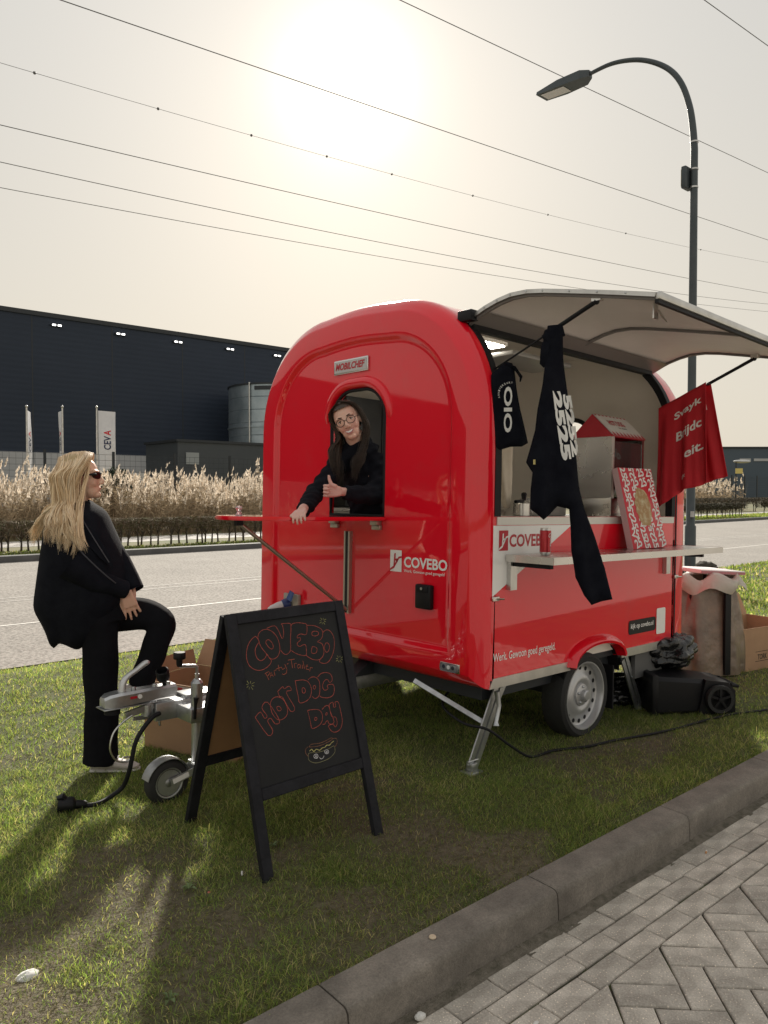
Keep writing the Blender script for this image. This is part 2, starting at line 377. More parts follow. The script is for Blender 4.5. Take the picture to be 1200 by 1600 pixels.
# -- near kerb: concrete kerbstones, each a block
m_kerb = mat('kerb_concrete', (.255,.225,.192), .88, col2=(.150,.132,.112), vs=5, vdet=12, bump=.7, bs=240, ramp=(.32,.70), bdist=.004)
grain(m_kerb, 130, .72, 1.28, (3.5, .78, 1.1))
prof = [(1.694,-.08),(1.695,.02),(1.699,.088),(1.702,.099),(1.709,.108),(1.720,.112),(1.780,.1145),(1.842,.116),(1.848,.110),(1.850,-.08)]
kerb = tag(empty('kerb'), kind='structure')
def kerbstone(x0, x1):
    mb = MB(); e = .006
    st = [(x0,-e),(x0+e,0)]+[(x0+(x1-x0)*k/6,0) for k in range(1,6)]+[(x1-e,0),(x1,-e)]
    rings = []
    for x, d in st:
        c = Vector((x,1.78,.02)); rings.append([Vector((x, 1.78+(y-1.78)*(1+d*6) , .02+(z-.02)*(1+d*6))) for y,z in prof])
    mb.loft(rings); return mb.build('kerbstone', m_kerb, kerb, smooth=28)
kx = 2.352; ks = [kx+1.0*i for i in range(-4,14)]
for a in ks: kerbstone(a+.002+random.uniform(0,.002), a+1.0-.002)

# -- block paving
m_pave = mat('paver_concrete', (.46,.415,.36), .88, col2=(.59,.54,.475), vs=9, vdet=6, bump=.45, bs=220, bdist=.004)
_t = m_pave.node_tree; _p = _t.nodes['Principled BSDF']; _old = _p.inputs['Base Color'].links[0].from_socket
_co = _t.nodes.new('ShaderNodeTexCoord'); _vo = _t.nodes.new('ShaderNodeTexVoronoi'); _vo.inputs['Scale'].default_value = 120
_t.links.new(_co.outputs['Object'], _vo.inputs['Vector'])
_r = _t.nodes.new('ShaderNodeValToRGB'); _r.color_ramp.elements[0].position=.0; _r.color_ramp.elements[1].position=.42; _r.color_ramp.interpolation='EASE'
_r.color_ramp.elements[0].color=(2.1,2.0,1.85,1); _r.color_ramp.elements[1].color=(.93,.93,.93,1)
_cm = _t.nodes.new('ShaderNodeMixRGB'); _cm.blend_type='MULTIPLY'; _cm.inputs[0].default_value=1
_sep = _t.nodes.new('ShaderNodeTexWhiteNoise'); _sep.noise_dimensions='3D'; _t.links.new(_vo.outputs['Position'], _sep.inputs['Vector'])
_gt = _t.nodes.new('ShaderNodeMath'); _gt.operation='GREATER_THAN'; _gt.inputs[1].default_value=.70; _t.links.new(_sep.outputs['Value'], _gt.inputs[0])
_spk = _t.nodes.new('ShaderNodeMixRGB'); _spk.inputs[1].default_value=(.95,.95,.95,1); _t.links.new(_gt.outputs[0], _spk.inputs[0]); _t.links.new(_vo.outputs['Distance'], _r.inputs[0]); _t.links.new(_r.outputs[0], _spk.inputs[2])
_t.links.new(_old, _cm.inputs[1]); _t.links.new(_spk.outputs[0], _cm.inputs[2])
_oi = _t.nodes.new('ShaderNodeObjectInfo'); _mr = _t.nodes.new('ShaderNodeMapRange'); _mr.inputs['To Min'].default_value=.80; _mr.inputs['To Max'].default_value=1.1
_t.links.new(_oi.outputs['Random'], _mr.inputs[0]); _vm = _t.nodes.new('ShaderNodeVectorMath'); _vm.operation='SCALE'
_t.links.new(_cm.outputs[0], _vm.inputs[0]); _t.links.new(_mr.outputs[0], _vm.inputs['Scale']); _t.links.new(_vm.outputs[0], _p.inputs['Base Color'])
grain(m_pave, 150, .72, 1.25, (7, .82, 1.08))
m_bed = mat('joint_moss', (.05,.044,.034), .95, col2=(.085,.105,.03), vs=5, bump=.8, bs=200, ramp=(.45,.6))
pav = sheet('pavement', -6, 60, -.6, 1.72, -.014, m_bed)
sheet('paved_yard', -80, 90, -70, -.3, -.008, mat('far_paving', (.47,.435,.39), .85, col2=(.40,.37,.33), vs=6, vdet=8))
def paver_mesh(poly, e=.005, d=.05):
    c = Vector((sum(p[0] for p in poly)/len(poly), sum(p[1] for p in poly)/len(poly)))
    def ins(k):
        out = []; n = len(poly)
        for i in range(n):
            a = Vector(poly[i-1]); b = Vector(poly[i]); q = Vector(poly[(i+1)%n])
            u = (a-b).normalized(); v = (q-b).normalized(); h = (u+v); s = abs(u.x*v.y-u.y*v.x)
            h = h.normalized()*(k/max(.35,math.sqrt(max(1e-6,(1-u.dot(v))/2))))
            out.append(b+h)
        return out
    rings = [[Vector((p.x,p.y,z)) for p in ins(k)] for k,z in ((0,-d),(0,-.006),(e*.5,-.0015),(e*1.3,0))]
    mb = MB(); mb.loft(rings); me = mb.mesh('paver')
    bm = bmesh.new(); bm.from_mesh(me); bmesh.ops.recalc_face_normals(bm, faces=bm.faces); bm.to_mesh(me); bm.free()
    me.materials.append(m_pave); return me
def place_paver(me, x, y, rz=0.):
    o = bpy.data.objects.new('paver', me); COL.objects.link(o); o.parent = pav
    o.location = (x, y, random.uniform(-.003,.001)); o.rotation_euler = (random.gauss(0,.006), random.gauss(0,.006), rz+random.gauss(0,.006))
ds_x = np.arange(.6,7,.02); DX,DY = np.meshgrid(ds_x, np.array([1.630,1.642,1.654,1.666,1.680,1.699]), indexing='ij'); DZ = -.010+.013*fbm(DX*14,DY*30,77)+np.where(DY>1.67,.006,0)*fbm(DX*5,DY,78)
DI = np.arange(DX.size).reshape(DX.shape); DF = np.stack([DI[:-1,:-1],DI[1:,:-1],DI[1:,1:],DI[:-1,1:]],-1).reshape(-1,4)
tag(link('gutter_sand', np_mesh('gutter_sand', np.stack([DX,DY,DZ],-1).reshape(-1,3), DF), mat('gutter_sand',(.22,.19,.155),.95,col2=(.10,.09,.065),vs=22,vdet=8,bump=1.,bs=150), None, 180), kind='structure')
lp, wp = .2045, .0855
course = [paver_mesh([(-lp/2+random.uniform(-.002,.002),-wp/2),(lp/2,-wp/2+random.uniform(-.002,.002)),(lp/2,wp/2),(-lp/2,wp/2)]) for _ in range(4)]
for row, (yc, x0) in enumerate(((1.605,2.103),(1.513,2.196),(1.417,2.131))):
    for k in range(-7, 34):
        x = x0+lp/2+k*.2085
        place_paver(random.choice(course), x, yc+random.uniform(-.002,.002), random.choice((0,math.pi)))
# herringbone field at 45 degrees with mitre stones along the courses
wq = .1115; s2 = 1/math.sqrt(2)
E1 = Vector((s2,s2)); E2 = Vector((-s2,s2)); O2 = Vector((2.336,1.362)) - (E1*4+E2*0)*0
def hb(a, b): 
    p = E1*(a*wq)+E2*(b*wq); return Vector((p.x+HX, p.y+HY))
HX = HY = 0.
p4 = hb(1,1); HX = 2.336-p4.x; HY = (1.369-2*s2*wq) - p4.y
jt = .003
mit = None
def local(poly):
    c = sum((Vector(p) for p in poly), Vector((0,0)))/len(poly); return c, [(p[0]-c.x,p[1]-c.y) for p in poly]
def shrink(poly, k):
    c = sum((Vector(p) for p in poly), Vector((0,0)))/len(poly); return [c+(Vector(p)-c)*(1-k) for p in poly]
tri = shrink([hb(1,1)-Vector((0,0)), hb(3,1)*.97+hb(1,3)*.03 , hb(1.0,3.0)*.97+hb(3,1)*.03], .015)
c, tl = local(tri); tm = paver_mesh(tl)
per = 2*math.sqrt(2)*wq
for k in range(-4, 14): place_paver(tm, c.x+k*per, c.y)
full = [paver_mesh([(-wq+jt,-wq/2+jt),(wq-jt,-wq/2+jt),(wq-jt,wq/2-jt),(-wq+jt,wq/2-jt)]) for _ in range(3)]
for lay in range(0, 9):
    for k in range(-5-lay//2, 14):
        oa = 2*k-lay; ob = -2*k-lay
        h = hb(oa+1, ob+.5); v = hb(oa+2.5, ob+0)
        for q, ang in ((h, 45), (v, 135)):
            if -.2 < q.x < 6.4 and q.y > -.2: place_paver(random.choice(full), q.x, q.y, R(ang))

# ---------------------------------------------------------------- background
m_clad = mat('dark_cladding', (.030,.040,.062), .5, spec=.2, col2=(.034,.045,.069), vs=.15)
_t = m_clad.node_tree; _p = _t.nodes['Principled BSDF']; _co = _t.nodes.new('ShaderNodeTexCoord'); _wv = _t.nodes.new('ShaderNodeTexWave'); _wv.bands_direction='Z'; _wv.inputs['Scale'].default_value=.8
_t.links.new(_co.outputs['Object'], _wv.inputs['Vector']); _b = _t.nodes.new('ShaderNodeBump'); _b.inputs['Strength'].default_value=.12; _b.inputs['Distance'].default_value=.05
_t.links.new(_wv.outputs[0], _b.inputs['Height']); _t.links.new(_b.outputs[0], _p.inputs['Normal'])
m_band = mat('pale_concrete', (.50,.50,.51), .7, col2=(.42,.42,.43), vs=.3)
m_lamp = mat('lit_lamp', (.9,.9,.9), .4, emit=(1,.98,.95,2.2))
m_dk = mat('dark_metal', (.03,.034,.04), .5, metal=.2)
m_glass = mat('dull_glass', (.10,.12,.14), .12, spec=.8)
m_alu = mat('aluminium', (.62,.61,.59), .34, metal=.95, col2=(.50,.49,.47), vs=6, rvar=.1)
wh = empty('warehouse', 'long dark blue grey warehouse with a row of small white lights under its roof edge', 'warehouse', (0,60,0))
mb = MB(); mb.box((-90,0,.1),(72,50,14.75)); mb.build('wall', m_clad, wh)
mb = MB(); mb.box((-90.1,-.12,14.62),(72.1,50.1,14.95)); mb.build('roof_edge', m_dk, wh)
for k in range(-9,8):
    mb = MB(); mb.box((k*9+.03,-.10,.1),(k*9+8.97,-.002,4.52)); mb.build('plinth_panel', m_band, wh)
for k in range(-6,5):
    x = 29.5+4.9*k
    l = MB(); l.box((x-.42,-.25,14.0),(x+.42,-.002,14.12)); lo = l.build('wall_light', m_dk, wh)
    for s in (-1,1):
        l = MB(); l.box((x+s*.20-.12,-.33,14.0),(x+s*.20+.12,-.252,14.12)); l.build('lens', m_lamp, lo)
for k in range(-14,12):
    mb = MB(); mb.box((k*6-.04,-.012,4.55),(k*6+.04,-.001,14.6)); mb.build('cladding_joint', m_dk, wh)

ax = empty('annex_building', 'low dark annex with one pale window in front of the warehouse', 'building', (23.6,48,0))
m_clad2 = mat('annex_cladding', (.045,.053,.062), .5, col2=(.055,.063,.072), vs=.5)
mb = MB(); mb.box((0,0,0),(7.2,5,4.95)); mb.build('wall', m_clad2, ax)
mb = MB(); mb.box((-.12,-.12,4.95),(7.32,5.1,5.12)); mb.build('roof', m_dk, ax)
mb = MB(); mb.box((.6,-.06,3.45),(1.55,-.002,4.25)); mb.build('window', mat('window_blind',(.30,.32,.33),.4), ax)
mb = MB(); mb.box((3.0,-.06,.1),(4.1,-.002,2.5)); mb.build('door', m_dk, ax)

tk = empty('storage_tank', 'tall cylindrical blue grey steel tank behind the annex', 'tank', (36.1,55,0))
m_tank = mat('tank_steel', (.40,.46,.50), .38, metal=.75, col2=(.30,.36,.40), vs=.8)
prof_t = [(4,0)]
for k in range(10): z = k*1.02; prof_t += [(4,z+.02),(4,z+.96),(4.0,z+.98),(3.97,z+.99)]
prof_t += [(4,10.2)]
mb = MB(); mb.lathe(prof_t, n=64); mb.build('shell', m_tank, tk, smooth=20)
for z in (3.4,6.8,10.2): mb = MB(); mb.lathe([(4.0,z-.06),(4.09,z-.06),(4.09,z+.06),(4.0,z+.06)], n=64, cap=False); mb.build('ring', m_dk if z>10 else m_tank, tk)
mb = MB(); a = R(205); mb.tube([(4.12*math.cos(a),4.12*math.sin(a),0),(4.12*math.cos(a),4.12*math.sin(a),10.3)], .07, 8); mb.build('pipe', m_alu, tk)
for a in (215,222,229,236): 
    a = R(a); mb = MB(); mb.box((-.28,-.05,9.7),(.28,.05,10.0), M=Matrix.Translation((4.03*math.cos(a),4.03*math.sin(a),0))@Matrix.Rotation(a+math.pi/2,4,'Z')); mb.build('vent', m_dk, tk)

# flags
m_banner = mat('white_banner', (.74,.74,.78), .7, trans=0., col2=(.66,.66,.70), vs=1.2)
m_navy = mat('navy_print', (.02,.03,.09), .7); m_redp = mat('red_print', (.6,.02,.03), .7)
def flag(px, ztop, direction, wid, name_l, txt):
    f = empty('banner_flag', name_l, 'flag', (px,34,0), group='advertising flags by the fence')
    mb = MB(); mb.tube([(0,0,.1),(0,0,ztop)], [.05,.035], 10); mb.ball((0,0,ztop+.03),.06); mb.build('pole', m_alu, f)
    d = Vector((math.cos(direction),math.sin(direction),0)); nrm = Vector((-d.y,d.x,0))
    def S(u, v): # u 0..wid, v down
        tp = 1-.25*(v/3.0)*(1 if wid<.5 else 0)
        return d*(.06+u*tp)+nrm*(.05*math.sin(v*2.3+u*3)*u)+Vector((0,0,ztop-.12-v-.06*u))
    rows = 18; H = 2.75
    rings = [[S(wid*j/6, H*i/rows) for j in range(7)] for i in range(rows+1)]
    mb = MB(); mb.loft(rings, open_ring=True, cap=False); b = mb.build('banner', m_banner, f, smooth=180)
    off = nrm*(-.012) if nrm.dot(Vector((.5,.8,0)))>0 else nrm*.012
    ws = wid*.42
    lettering('CEV', lambda u,v: S(wid*.74-v, H*.62-u)+off, H*.22, ws, .02, b, m_navy)
    lettering('A', lambda u,v: S(wid*.74-v, H*.39-u)+off, H*.085, ws, .02, b, m_redp)
    return f
flag(9.95, 5.12, R(57), .55, 'leftmost white banner flag on a pole, turned edge on', 1)
flag(11.40, 5.2, R(86), .5, 'thin white banner flag, second from the left, above the blonde hair', 1)
flag(12.88, 5.3, R(-28), .72, 'widest white banner flag with CEVA lettering behind the blonde woman', 1)

# mesh fence behind the reeds
m_fence = mat('fence_steel', (.025,.03,.035), .5, metal=.3)
def fence(x0, x1, y, z0, z1, step, label, wires=14, rot=None):
    f = empty('mesh_fence', label, 'fence', (x0,y,0))
    n = int((x1-x0)/step)
    post = MB(); post.box((-.04,-.04,0),(.04,.04,z1-.0+.12)); pm = None
    pan = MB()
    for k in range(wires): z = z0+(z1-z0)*k/(wires-1); pan.box((.05,-.006,z-.005),(step-.05,.006,z+.005))
    for k in range(1,int(step/.22)): pan.box((k*.22-.0025,-.004,z0),(k*.22+.0025,.004,z1))
    for i in range(n+1):
        if pm is None: o = post.build('post', m_fence, f); pm = o.data; o2 = pan.build('mesh_panel', m_fence, f); qm = o2.data; continue
        o = link('post', pm, None, f); o.location.x = i*step
        if i < n: o = link('mesh_panel', qm, None, f); o.location.x = i*step
    return f
fence(4.05, 19.2, 29, .2, 3.0, 2.52, 'dark wire mesh fence with posts standing behind the reeds at left')
fence(66, 86, 30, .2, 2.9, 2.5, 'dark wire fence far right below the distant building')
# small objects behind the fence: gate sign and dark bush
mb = MB(); mb.box((-.55,-.04,1.75),(.55,0,2.05)); mb.box((-.5,.0,.1),(-.44,.06,2.0)); mb.box((.44,.0,.1),(.5,.06,2.0))
o = mb.build('sign_board', m_band); o.location = (15.4,36,0.45); tag(o, 'small pale sign board behind the fence right of the widest flag', 'sign')

# reeds
m_reed = mat('reed', (1,1,1), .8, attr='col')
_t = m_reed.node_tree; _p = _t.nodes['Principled BSDF']; _a = [n_ for n_ in _t.nodes if n_.type=='ATTRIBUTE'][0]
_tr = _t.nodes.new('ShaderNodeBsdfTranslucent'); _mx = _t.nodes.new('ShaderNodeMixShader'); _mx.inputs[0].default_value=.5
_t.links.new(_a.outputs['Color'], _tr.inputs['Color']); _t.links.new(_p.outputs[0], _mx.inputs[1]); _t.links.new(_tr.outputs[0], _mx.inputs[2])
_t.links.new(_mx.outputs[0], [n_ for n_ in _t.nodes if n_.type=='OUTPUT_MATERIAL'][0].inputs[0])
def reeds(name, label, n, x0, x1, y0, y1, hmin, hmax, zb=.1, sc=1.):
    Vs=[]; Fs=[]; Cs=[]; b=0
    def tri(p,q,r,c):
        nonlocal b
        Vs.extend((p,q,r)); Fs.append((b,b+1,b+2)); Cs.extend((c,c,c)); b+=3
    rr = random.Random(hash(label)%1000 if False else len(label))
    for i in range(n):
        x=rr.uniform(x0,x1) if (x0>20 or rr.random()<.68) else rr.uniform(-45,x0); y=rr.uniform(y0,y1)
        h=rr.uniform(hmin,hmax)*(.66+.5*float(vnoise(np.array([x*.7]),np.array([y*.7]),4)[0])); 
        if rr.random()<.06: h*=1.2
        lx=rr.gauss(.08,.10)*h; ly=rr.gauss(0,.1)*h; w=.012*sc
        sh=rr.uniform(.75,1.2); cs=(.29*sh,.22*sh,.145*sh)
        tri((x-w,y,zb),(x+w,y,zb),(x+lx,y+ly,zb+h),cs)
        for k in range(4):
            t=rr.uniform(.1,.8); a=rr.uniform(0,6.28); l=rr.uniform(.25,.6); px,py,pz=x+lx*t,y+ly*t,zb+h*t
            qx,qy,qz=px+math.cos(a)*l*.6,py+math.sin(a)*l*.6,pz+l*rr.uniform(-.2,.8)
            c2=rr.uniform(.7,1.2); tri((px,py,pz-.02),(px+.01,py,pz+.03*sc),(qx,qy,qz),(.30*c2,.235*c2,.155*c2))
        if rr.random()<.62:
            pl=rr.uniform(.22,.40); d=rr.choice((-1,1,1))*rr.uniform(.2,.8); cc=rr.uniform(.8,1.2); c3=(.70*cc,.615*cc,.51*cc)
            for k in range(9):
                t=k/9; px=x+lx+d*pl*t*.6*t; py=y+ly; pz=zb+h-.12+pl*t*(1-.35*abs(d)*t); ww=.055*sc*(1-.7*t)*rr.uniform(.6,1.3); a=rr.uniform(0,6.28)
                tri((px-ww*math.cos(a),py-ww*math.sin(a),pz+rr.uniform(-.02,.03)),(px+ww*math.cos(a),py+ww*math.sin(a),pz+rr.uniform(-.03,.02)),(px+rr.gauss(.03,.04)*d,py,pz+rr.uniform(.08,.14)),c3)
    o = link(name, np_mesh(name, np.array(Vs), np.array(Fs), np.array(Cs)), m_reed); tag(o, label, None, None, 'stuff'); return o
reeds('reeds', 'tall dry reeds with pale plumes in front of the warehouse', 5200, 3.5, 19, 24.6, 29.5, 1.15, 2.25)
reeds('reeds', 'clump of dry reeds far right beside the red cloth', 700, 52, 62, 27, 32, 1.6, 2.9, sc=1.6)

# hedges
m_twig = mat('hedge_twig', (1,1,1), .9, attr='col'); m_stem = mat('hedge_stem', (.10,.08,.06), .9, col2=(.06,.05,.04), vs=12)
def hedge(label, x0, x1, y, z0, zt, nst, ntw, wtw=.007, depth=.35, colr=((.12,.09,.06),(.17,.125,.085),(.11,.11,.05))):
    h = empty('hedge', label, 'hedge', (0,0,0))
    n = ntw; x=RNG.uniform(x0,x1,n); yy=y+RNG.normal(0,depth*.5,n).clip(-depth,depth); z=z0+(zt-z0)*(.50+.50*RNG.beta(1.5,1.0,n))
    L=RNG.uniform(.1,.28,n); a=RNG.uniform(0,6.283,n); e=RNG.uniform(-.3,1.4,n)
    D=np.stack([np.cos(a)*np.cos(e),np.sin(a)*np.cos(e)*.7,np.sin(e)],-1)*L[:,None]; P=np.stack([x,yy,z],-1); Q=P+D; Q[:,2]=np.minimum(Q[:,2],zt+RNG.normal(0,.03,n))
    W=np.stack([np.sin(a),-np.cos(a),0*a],-1)*wtw+np.array([0,0,wtw*.6])
    V=np.stack([P-W,P+W,Q],1).reshape(-1,3); F=np.arange(3*n).reshape(-1,3)
    ci=RNG.integers(0,len(colr),n); C=np.array(colr)[ci]*RNG.uniform(.7,1.3,(n,1))
    o=link('twigs', np_mesh('twigs',V,F,np.repeat(C,3,0)), m_twig, h); tag(o, kind='stuff')
    for i in range(nst):
        sx=x0+(x1-x0)*(i+random.uniform(.1,.9))/nst; sy=y+random.uniform(-.15,.15); mb=MB()
        top=zt-random.uniform(.1,.25); k=random.uniform(-.06,.06)
        mb.tube([(sx,sy,z0-.06),(sx+k*.4,sy,z0+(top-z0)*.4),(sx+k,sy,top)],[.030,.022,.008],5)
        for q in range(6):
            t=random.uniform(.3,.55); p=Vector((sx+k*t,sy,z0+(top-z0)*t)); mb.tube([p,p+Vector((random.uniform(-.20,.20),random.uniform(-.1,.1),random.uniform(.2,.45)))],[.013,.004],4)
        mb.build('stem', m_stem, h, smooth=180, fix=False)
    return h
hedge('low bare hedge of thin stems along the far kerb at left', 2.0, 15.5, 20.0, .13, .88, 64, 19000, .008, .30, ((.16,.12,.08),(.21,.16,.11),(.13,.13,.06)))
hedge('clipped dark hedge block beside the road at right', 36, 45.2, 20.0, .13, .95, 26, 12000, .012, .5, ((.06,.05,.035),(.09,.07,.045),(.06,.065,.03)))
hedge('clipped hedge at the right frame edge, past the grass gap', 49.5, 62, 20.6, .13, 1.0, 20, 11000, .014, .5, ((.07,.055,.035),(.11,.08,.05),(.06,.06,.03)))
hedge('second clipped hedge row behind the cycle path at right', 36, 66, 25.0, .13, 1.15, 20, 16000, .014, .5, ((.08,.065,.045),(.12,.085,.06),(.07,.07,.04)))
# dark evergreen bush in the reeds
n=2600; P=RNG.normal(0,1,(n,3)); P/=np.linalg.norm(P,axis=1)[:,None]; P*=RNG.uniform(.4,1,(n,1))**.4*np.array([.62,.5,.62]); P+=np.array([11.1,27.5,1.85])
D=RNG.normal(0,.06,(n,3)); D2=RNG.normal(0,.05,(n,3))
bsh=empty('evergreen_bush','small dark evergreen bush among the reeds behind the blonde hair','bush',(11.1,27.5,.1))
o=link('foliage', np_mesh('bush',np.stack([P,P+D,P+D2],1).reshape(-1,3)-np.array([11.1,27.5,.1]),np.arange(3*n).reshape(-1,3),np.repeat(np.array([[.03,.045,.025]])*RNG.uniform(.6,1.6,(n,1)),3,0)), m_twig, bsh); tag(o,kind='stuff')
mb=MB(); mb.tube([(0,0,0),(0,0,1.5)],[.05,.03],6); mb.build('trunk',m_stem,bsh)

# distant building on the right, rotated to face the road
rb = empty('distant_building', 'distant blue grey flat roofed hall with a pale strip of windows, far right', 'building', (118.3,56.2,0), R(-41))
m_clad3 = mat('far_cladding', (.060,.085,.115), .55, col2=(.07,.095,.125), vs=.1)
mb = MB(); mb.box((0,0,0),(60,40,8.35)); mb.build('wall', m_clad3, rb)
mb = MB(); mb.box((-.2,-.2,8.35),(60.2,40.2,8.6)); mb.build('roof', m_dk, rb)
for a,b in ((3.6,5.3),(5.8,9.6),(10.0,16),(16.5,24)):
    mb = MB(); mb.box((a,-.1,6.35),(b,-.002,6.75)); mb.build('window', m_band, rb)
mb = MB(); mb.box((-6,4,0),(0,30,3.6)); mb.build('side_wing', m_clad3, rb)
# low lamp post on the far right
sl_ = empty('street_lamp', 'short distant lamp post with a flat head and small yellow sign, far right', 'street lamp', (60.2,27.05,0))
mb = MB(); mb.tube([(0,0,0),(0,0,3.85)],[.06,.05],8); mb.build('post', m_dk, sl_)
mb = MB(); mb.ball((.45,-.25,3.95),(.75,.3,.14), M=Matrix.Rotation(R(-35),3,'Z')); mb.build('lamp_head', m_alu, sl_)
mb = MB(); mb.box((-.1,-.16,3.0),(.45,-.1,3.4), M=Matrix.Rotation(R(-42),4,'Z')); mb.build('sign', mat('yellow_sign',(.65,.52,.16),.6), sl_)

# tall street lamp behind the trailer
lp_ = empty('street_lamp', 'tall dark street lamp with curved arm behind the trailer', 'street lamp', (11.64,5.94,.05))
m_post = mat('lamp_post_paint', (.045,.058,.064), .42, metal=.3, col2=(.06,.072,.078), vs=3)
arc = [(0,0,0),(0,0,1.0),(0,0,1.02),(0,0,4),(0,0,6.9),(0,.03,7.25),(0,.09,7.6),(0,.22,7.98),(0,.42,8.28),(0,.72,8.53),(0,1.07,8.71),(0,1.5,8.82),(0,1.95,8.82)]
arcs = arc[:4]+[tuple(q) for q in smooth_path(arc[4:],5)]; mb = MB(); mb.tube(arcs,[.085,.085,.068,.062]+[.055-.023*(k/(len(arcs)-5)) for k in range(len(arcs)-4)],14); mb.build('post', m_post, lp_, smooth=60)
hd = [[(.05,1.90,8.76),(.05,1.90,8.87),(-.05,1.90,8.87),(-.05,1.90,8.76)],[(.15,2.05,8.74),(.12,2.05,8.90),(-.12,2.05,8.90),(-.15,2.05,8.74)],[(.18,2.5,8.76),(.15,2.5,8.90),(-.15,2.5,8.90),(-.18,2.5,8.76)],[(.16,2.95,8.80),(.14,2.95,8.86),(-.14,2.95,8.86),(-.16,2.95,8.80)]]
mb = MB(); mb.loft([[Vector(p) for p in r] for r in hd]); h_ = mb.build('lamp_head', m_post, lp_, smooth=20)
mb = MB(); mb.add([(-.12,2.38,8.748),(.12,2.38,8.748),(.12,2.88,8.787),(-.12,2.88,8.787)],[(0,1,2,3)]); mb.build('lens', mat('lamp_lens',(.55,.55,.55),.2), h_, smooth=None)
mb = MB(); mb.box((-.17,.05,6.28),(.05,.13,6.62), bev=.015); bx_ = mb.build('sensor_box', m_post, lp_)
mb = MB(); mb.box((-.15,.131,6.32),(.03,.14,6.58)); mb.build('front_cover', mat('sensor_cover',(.35,.33,.16),.5), bx_)
for z in (6.30,6.58,7.0): 
    mb = MB(); mb.lathe([(.056,z-.012),(.064,z-.012),(.064,z+.012),(.056,z+.012)],(0,0,0),n=14,cap=False); mb.build('strap', m_alu, lp_)
mb = MB(); mb.box((-.1,-.085,1.15),(-.04,-.05,1.24)); mb.build('number_plate', m_band, lp_)

# power lines: catenaries of a pylon line running beside the road
m_wire = mat('wire', (.16,.16,.165), .5, metal=.5)
wires = [(26,(8.815,17.553),(20.869,18.375),(62.951,21.40),.022,'thickest dark power line, running across the bright sun'),
 (30,(8.027,16.916),(24.566,17.874),(72.7,22.439),.011,'thin beaded power line, next below the one across the sun'),
 (27,(7.2,13.406),(22.107,14.341),(65.507,17.871),.018,'power line third from the bottom, entering left well above the warehouse'),
 (28,(7.452,12.614),(22.924,13.423),(67.962,17.559),.017,'second lowest power line in the sky'),
 (29,(7.707,12.128),(23.742,13.14),(70.41,17.46),.016,'lowest power line in the sky'),
 (25,(22.807,22.875),(35.175,23.762),(60.372,25.626),.025,'power line passing behind the tall street lamp head'),
 (24,(48.075,32.868),(52.584,33.249),(57.676,33.591),.035,'short piece of power line cutting the top right corner')]
for Y_,a,b,c,r_,lab in wires:
    co = np.polyfit([a[0],b[0],c[0]],[a[1],b[1],c[1]],2 if Y_ not in (24,) else 1)
    xs_ = np.concatenate([np.linspace(-5,75,60)]); mb = MB(); mb.tube([(x,Y_,float(np.polyval(co,x))) for x in xs_], r_*.8, 5, cap=False)
    o = mb.build('power_line', m_wire, smooth=180, fix=False); tag(o, lab, 'power line', 'overhead power lines')
    if Y_==30:
        for x in (9.2,14.0,18.4,22.6,26.8,33,40,49,60):
            mb = MB(); mb.ball((x,Y_,float(np.polyval(co,x))),.06,6,4); mb.build('bead', m_wire, o)
# ================================================================= FOOD TRAILER
YAW = R(2.0); PIT = R(1.3)
ex = Vector((math.cos(YAW)*math.cos(PIT), math.sin(YAW)*math.cos(PIT), -math.sin(PIT))); ey = Vector((-math.sin(YAW), math.cos(YAW), 0)); ez = ex.cross(ey)
TM = Matrix(((ex.x,ey.x,ez.x,2.98),(ex.y,ey.y,ez.y,2.66),(ex.z,ey.z,ez.z,.11),(0,0,0,1)))
T = empty('food_trailer', 'glossy red food trailer with raised serving hatch and arched front window', 'food trailer'); T.matrix_world = TM
def tw(x,y,z): return TM @ Vector((x,y,z))          # trailer-local to world
m_red = mat('red_gelcoat', (.78,.003,.018), .3, spec=.12, coat=1.0, bump=.05, bs=2.6, bdist=.03)
_t = m_red.node_tree; _p = _t.nodes['Principled BSDF']; _p.inputs['Coat IOR'].default_value = 1.56; _co = _t.nodes.new('ShaderNodeTexCoord'); _nz = _t.nodes.new('ShaderNodeTexNoise'); _nz.inputs['Scale'].default_value = 2.2; _nz.inputs['Detail'].default_value = 10; _nz.inputs['Roughness'].default_value = .7
_t.links.new(_co.outputs['Object'], _nz.inputs['Vector']); _rm = _t.nodes.new('ShaderNodeValToRGB'); _rm.color_ramp.elements[0].position = .52; _rm.color_ramp.elements[1].position = .80
_rm.color_ramp.elements[0].color = (.78,.003,.018,1); _rm.color_ramp.elements[1].color = (.70,.025,.035,1); _t.links.new(_nz.outputs[0], _rm.inputs[0]); _t.links.new(_rm.outputs[0], _p.inputs['Base Color'])
_mr = _t.nodes.new('ShaderNodeMapRange'); _mr.inputs['From Min'].default_value = .4; _mr.inputs['From Max'].default_value = .8; _mr.inputs['To Min'].default_value = .015; _mr.inputs['To Max'].default_value = .09; _t.links.new(_nz.outputs[0], _mr.inputs[0]); _t.links.new(_mr.outputs[0], _p.inputs['Coat Roughness'])
m_redin = mat('red_dull', (.30,.008,.012), .5)
m_cream = mat('cream_lining', (.82,.77,.69), .45, col2=(.77,.72,.64), vs=2)
m_awn = mat('hatch_underside', (.72,.66,.63), .5, col2=(.67,.61,.58), vs=2.5, bump=.03, bs=3, bdist=.03)
m_black = mat('black_rubber', (.010,.010,.012), .6, spec=.25)
m_blackp = mat('black_plastic', (.008,.008,.010), .42, spec=.25)
m_steel = mat('galvanised_steel', (.55,.56,.57), .38, metal=.9, col2=(.40,.41,.42), vs=14, rvar=.15)
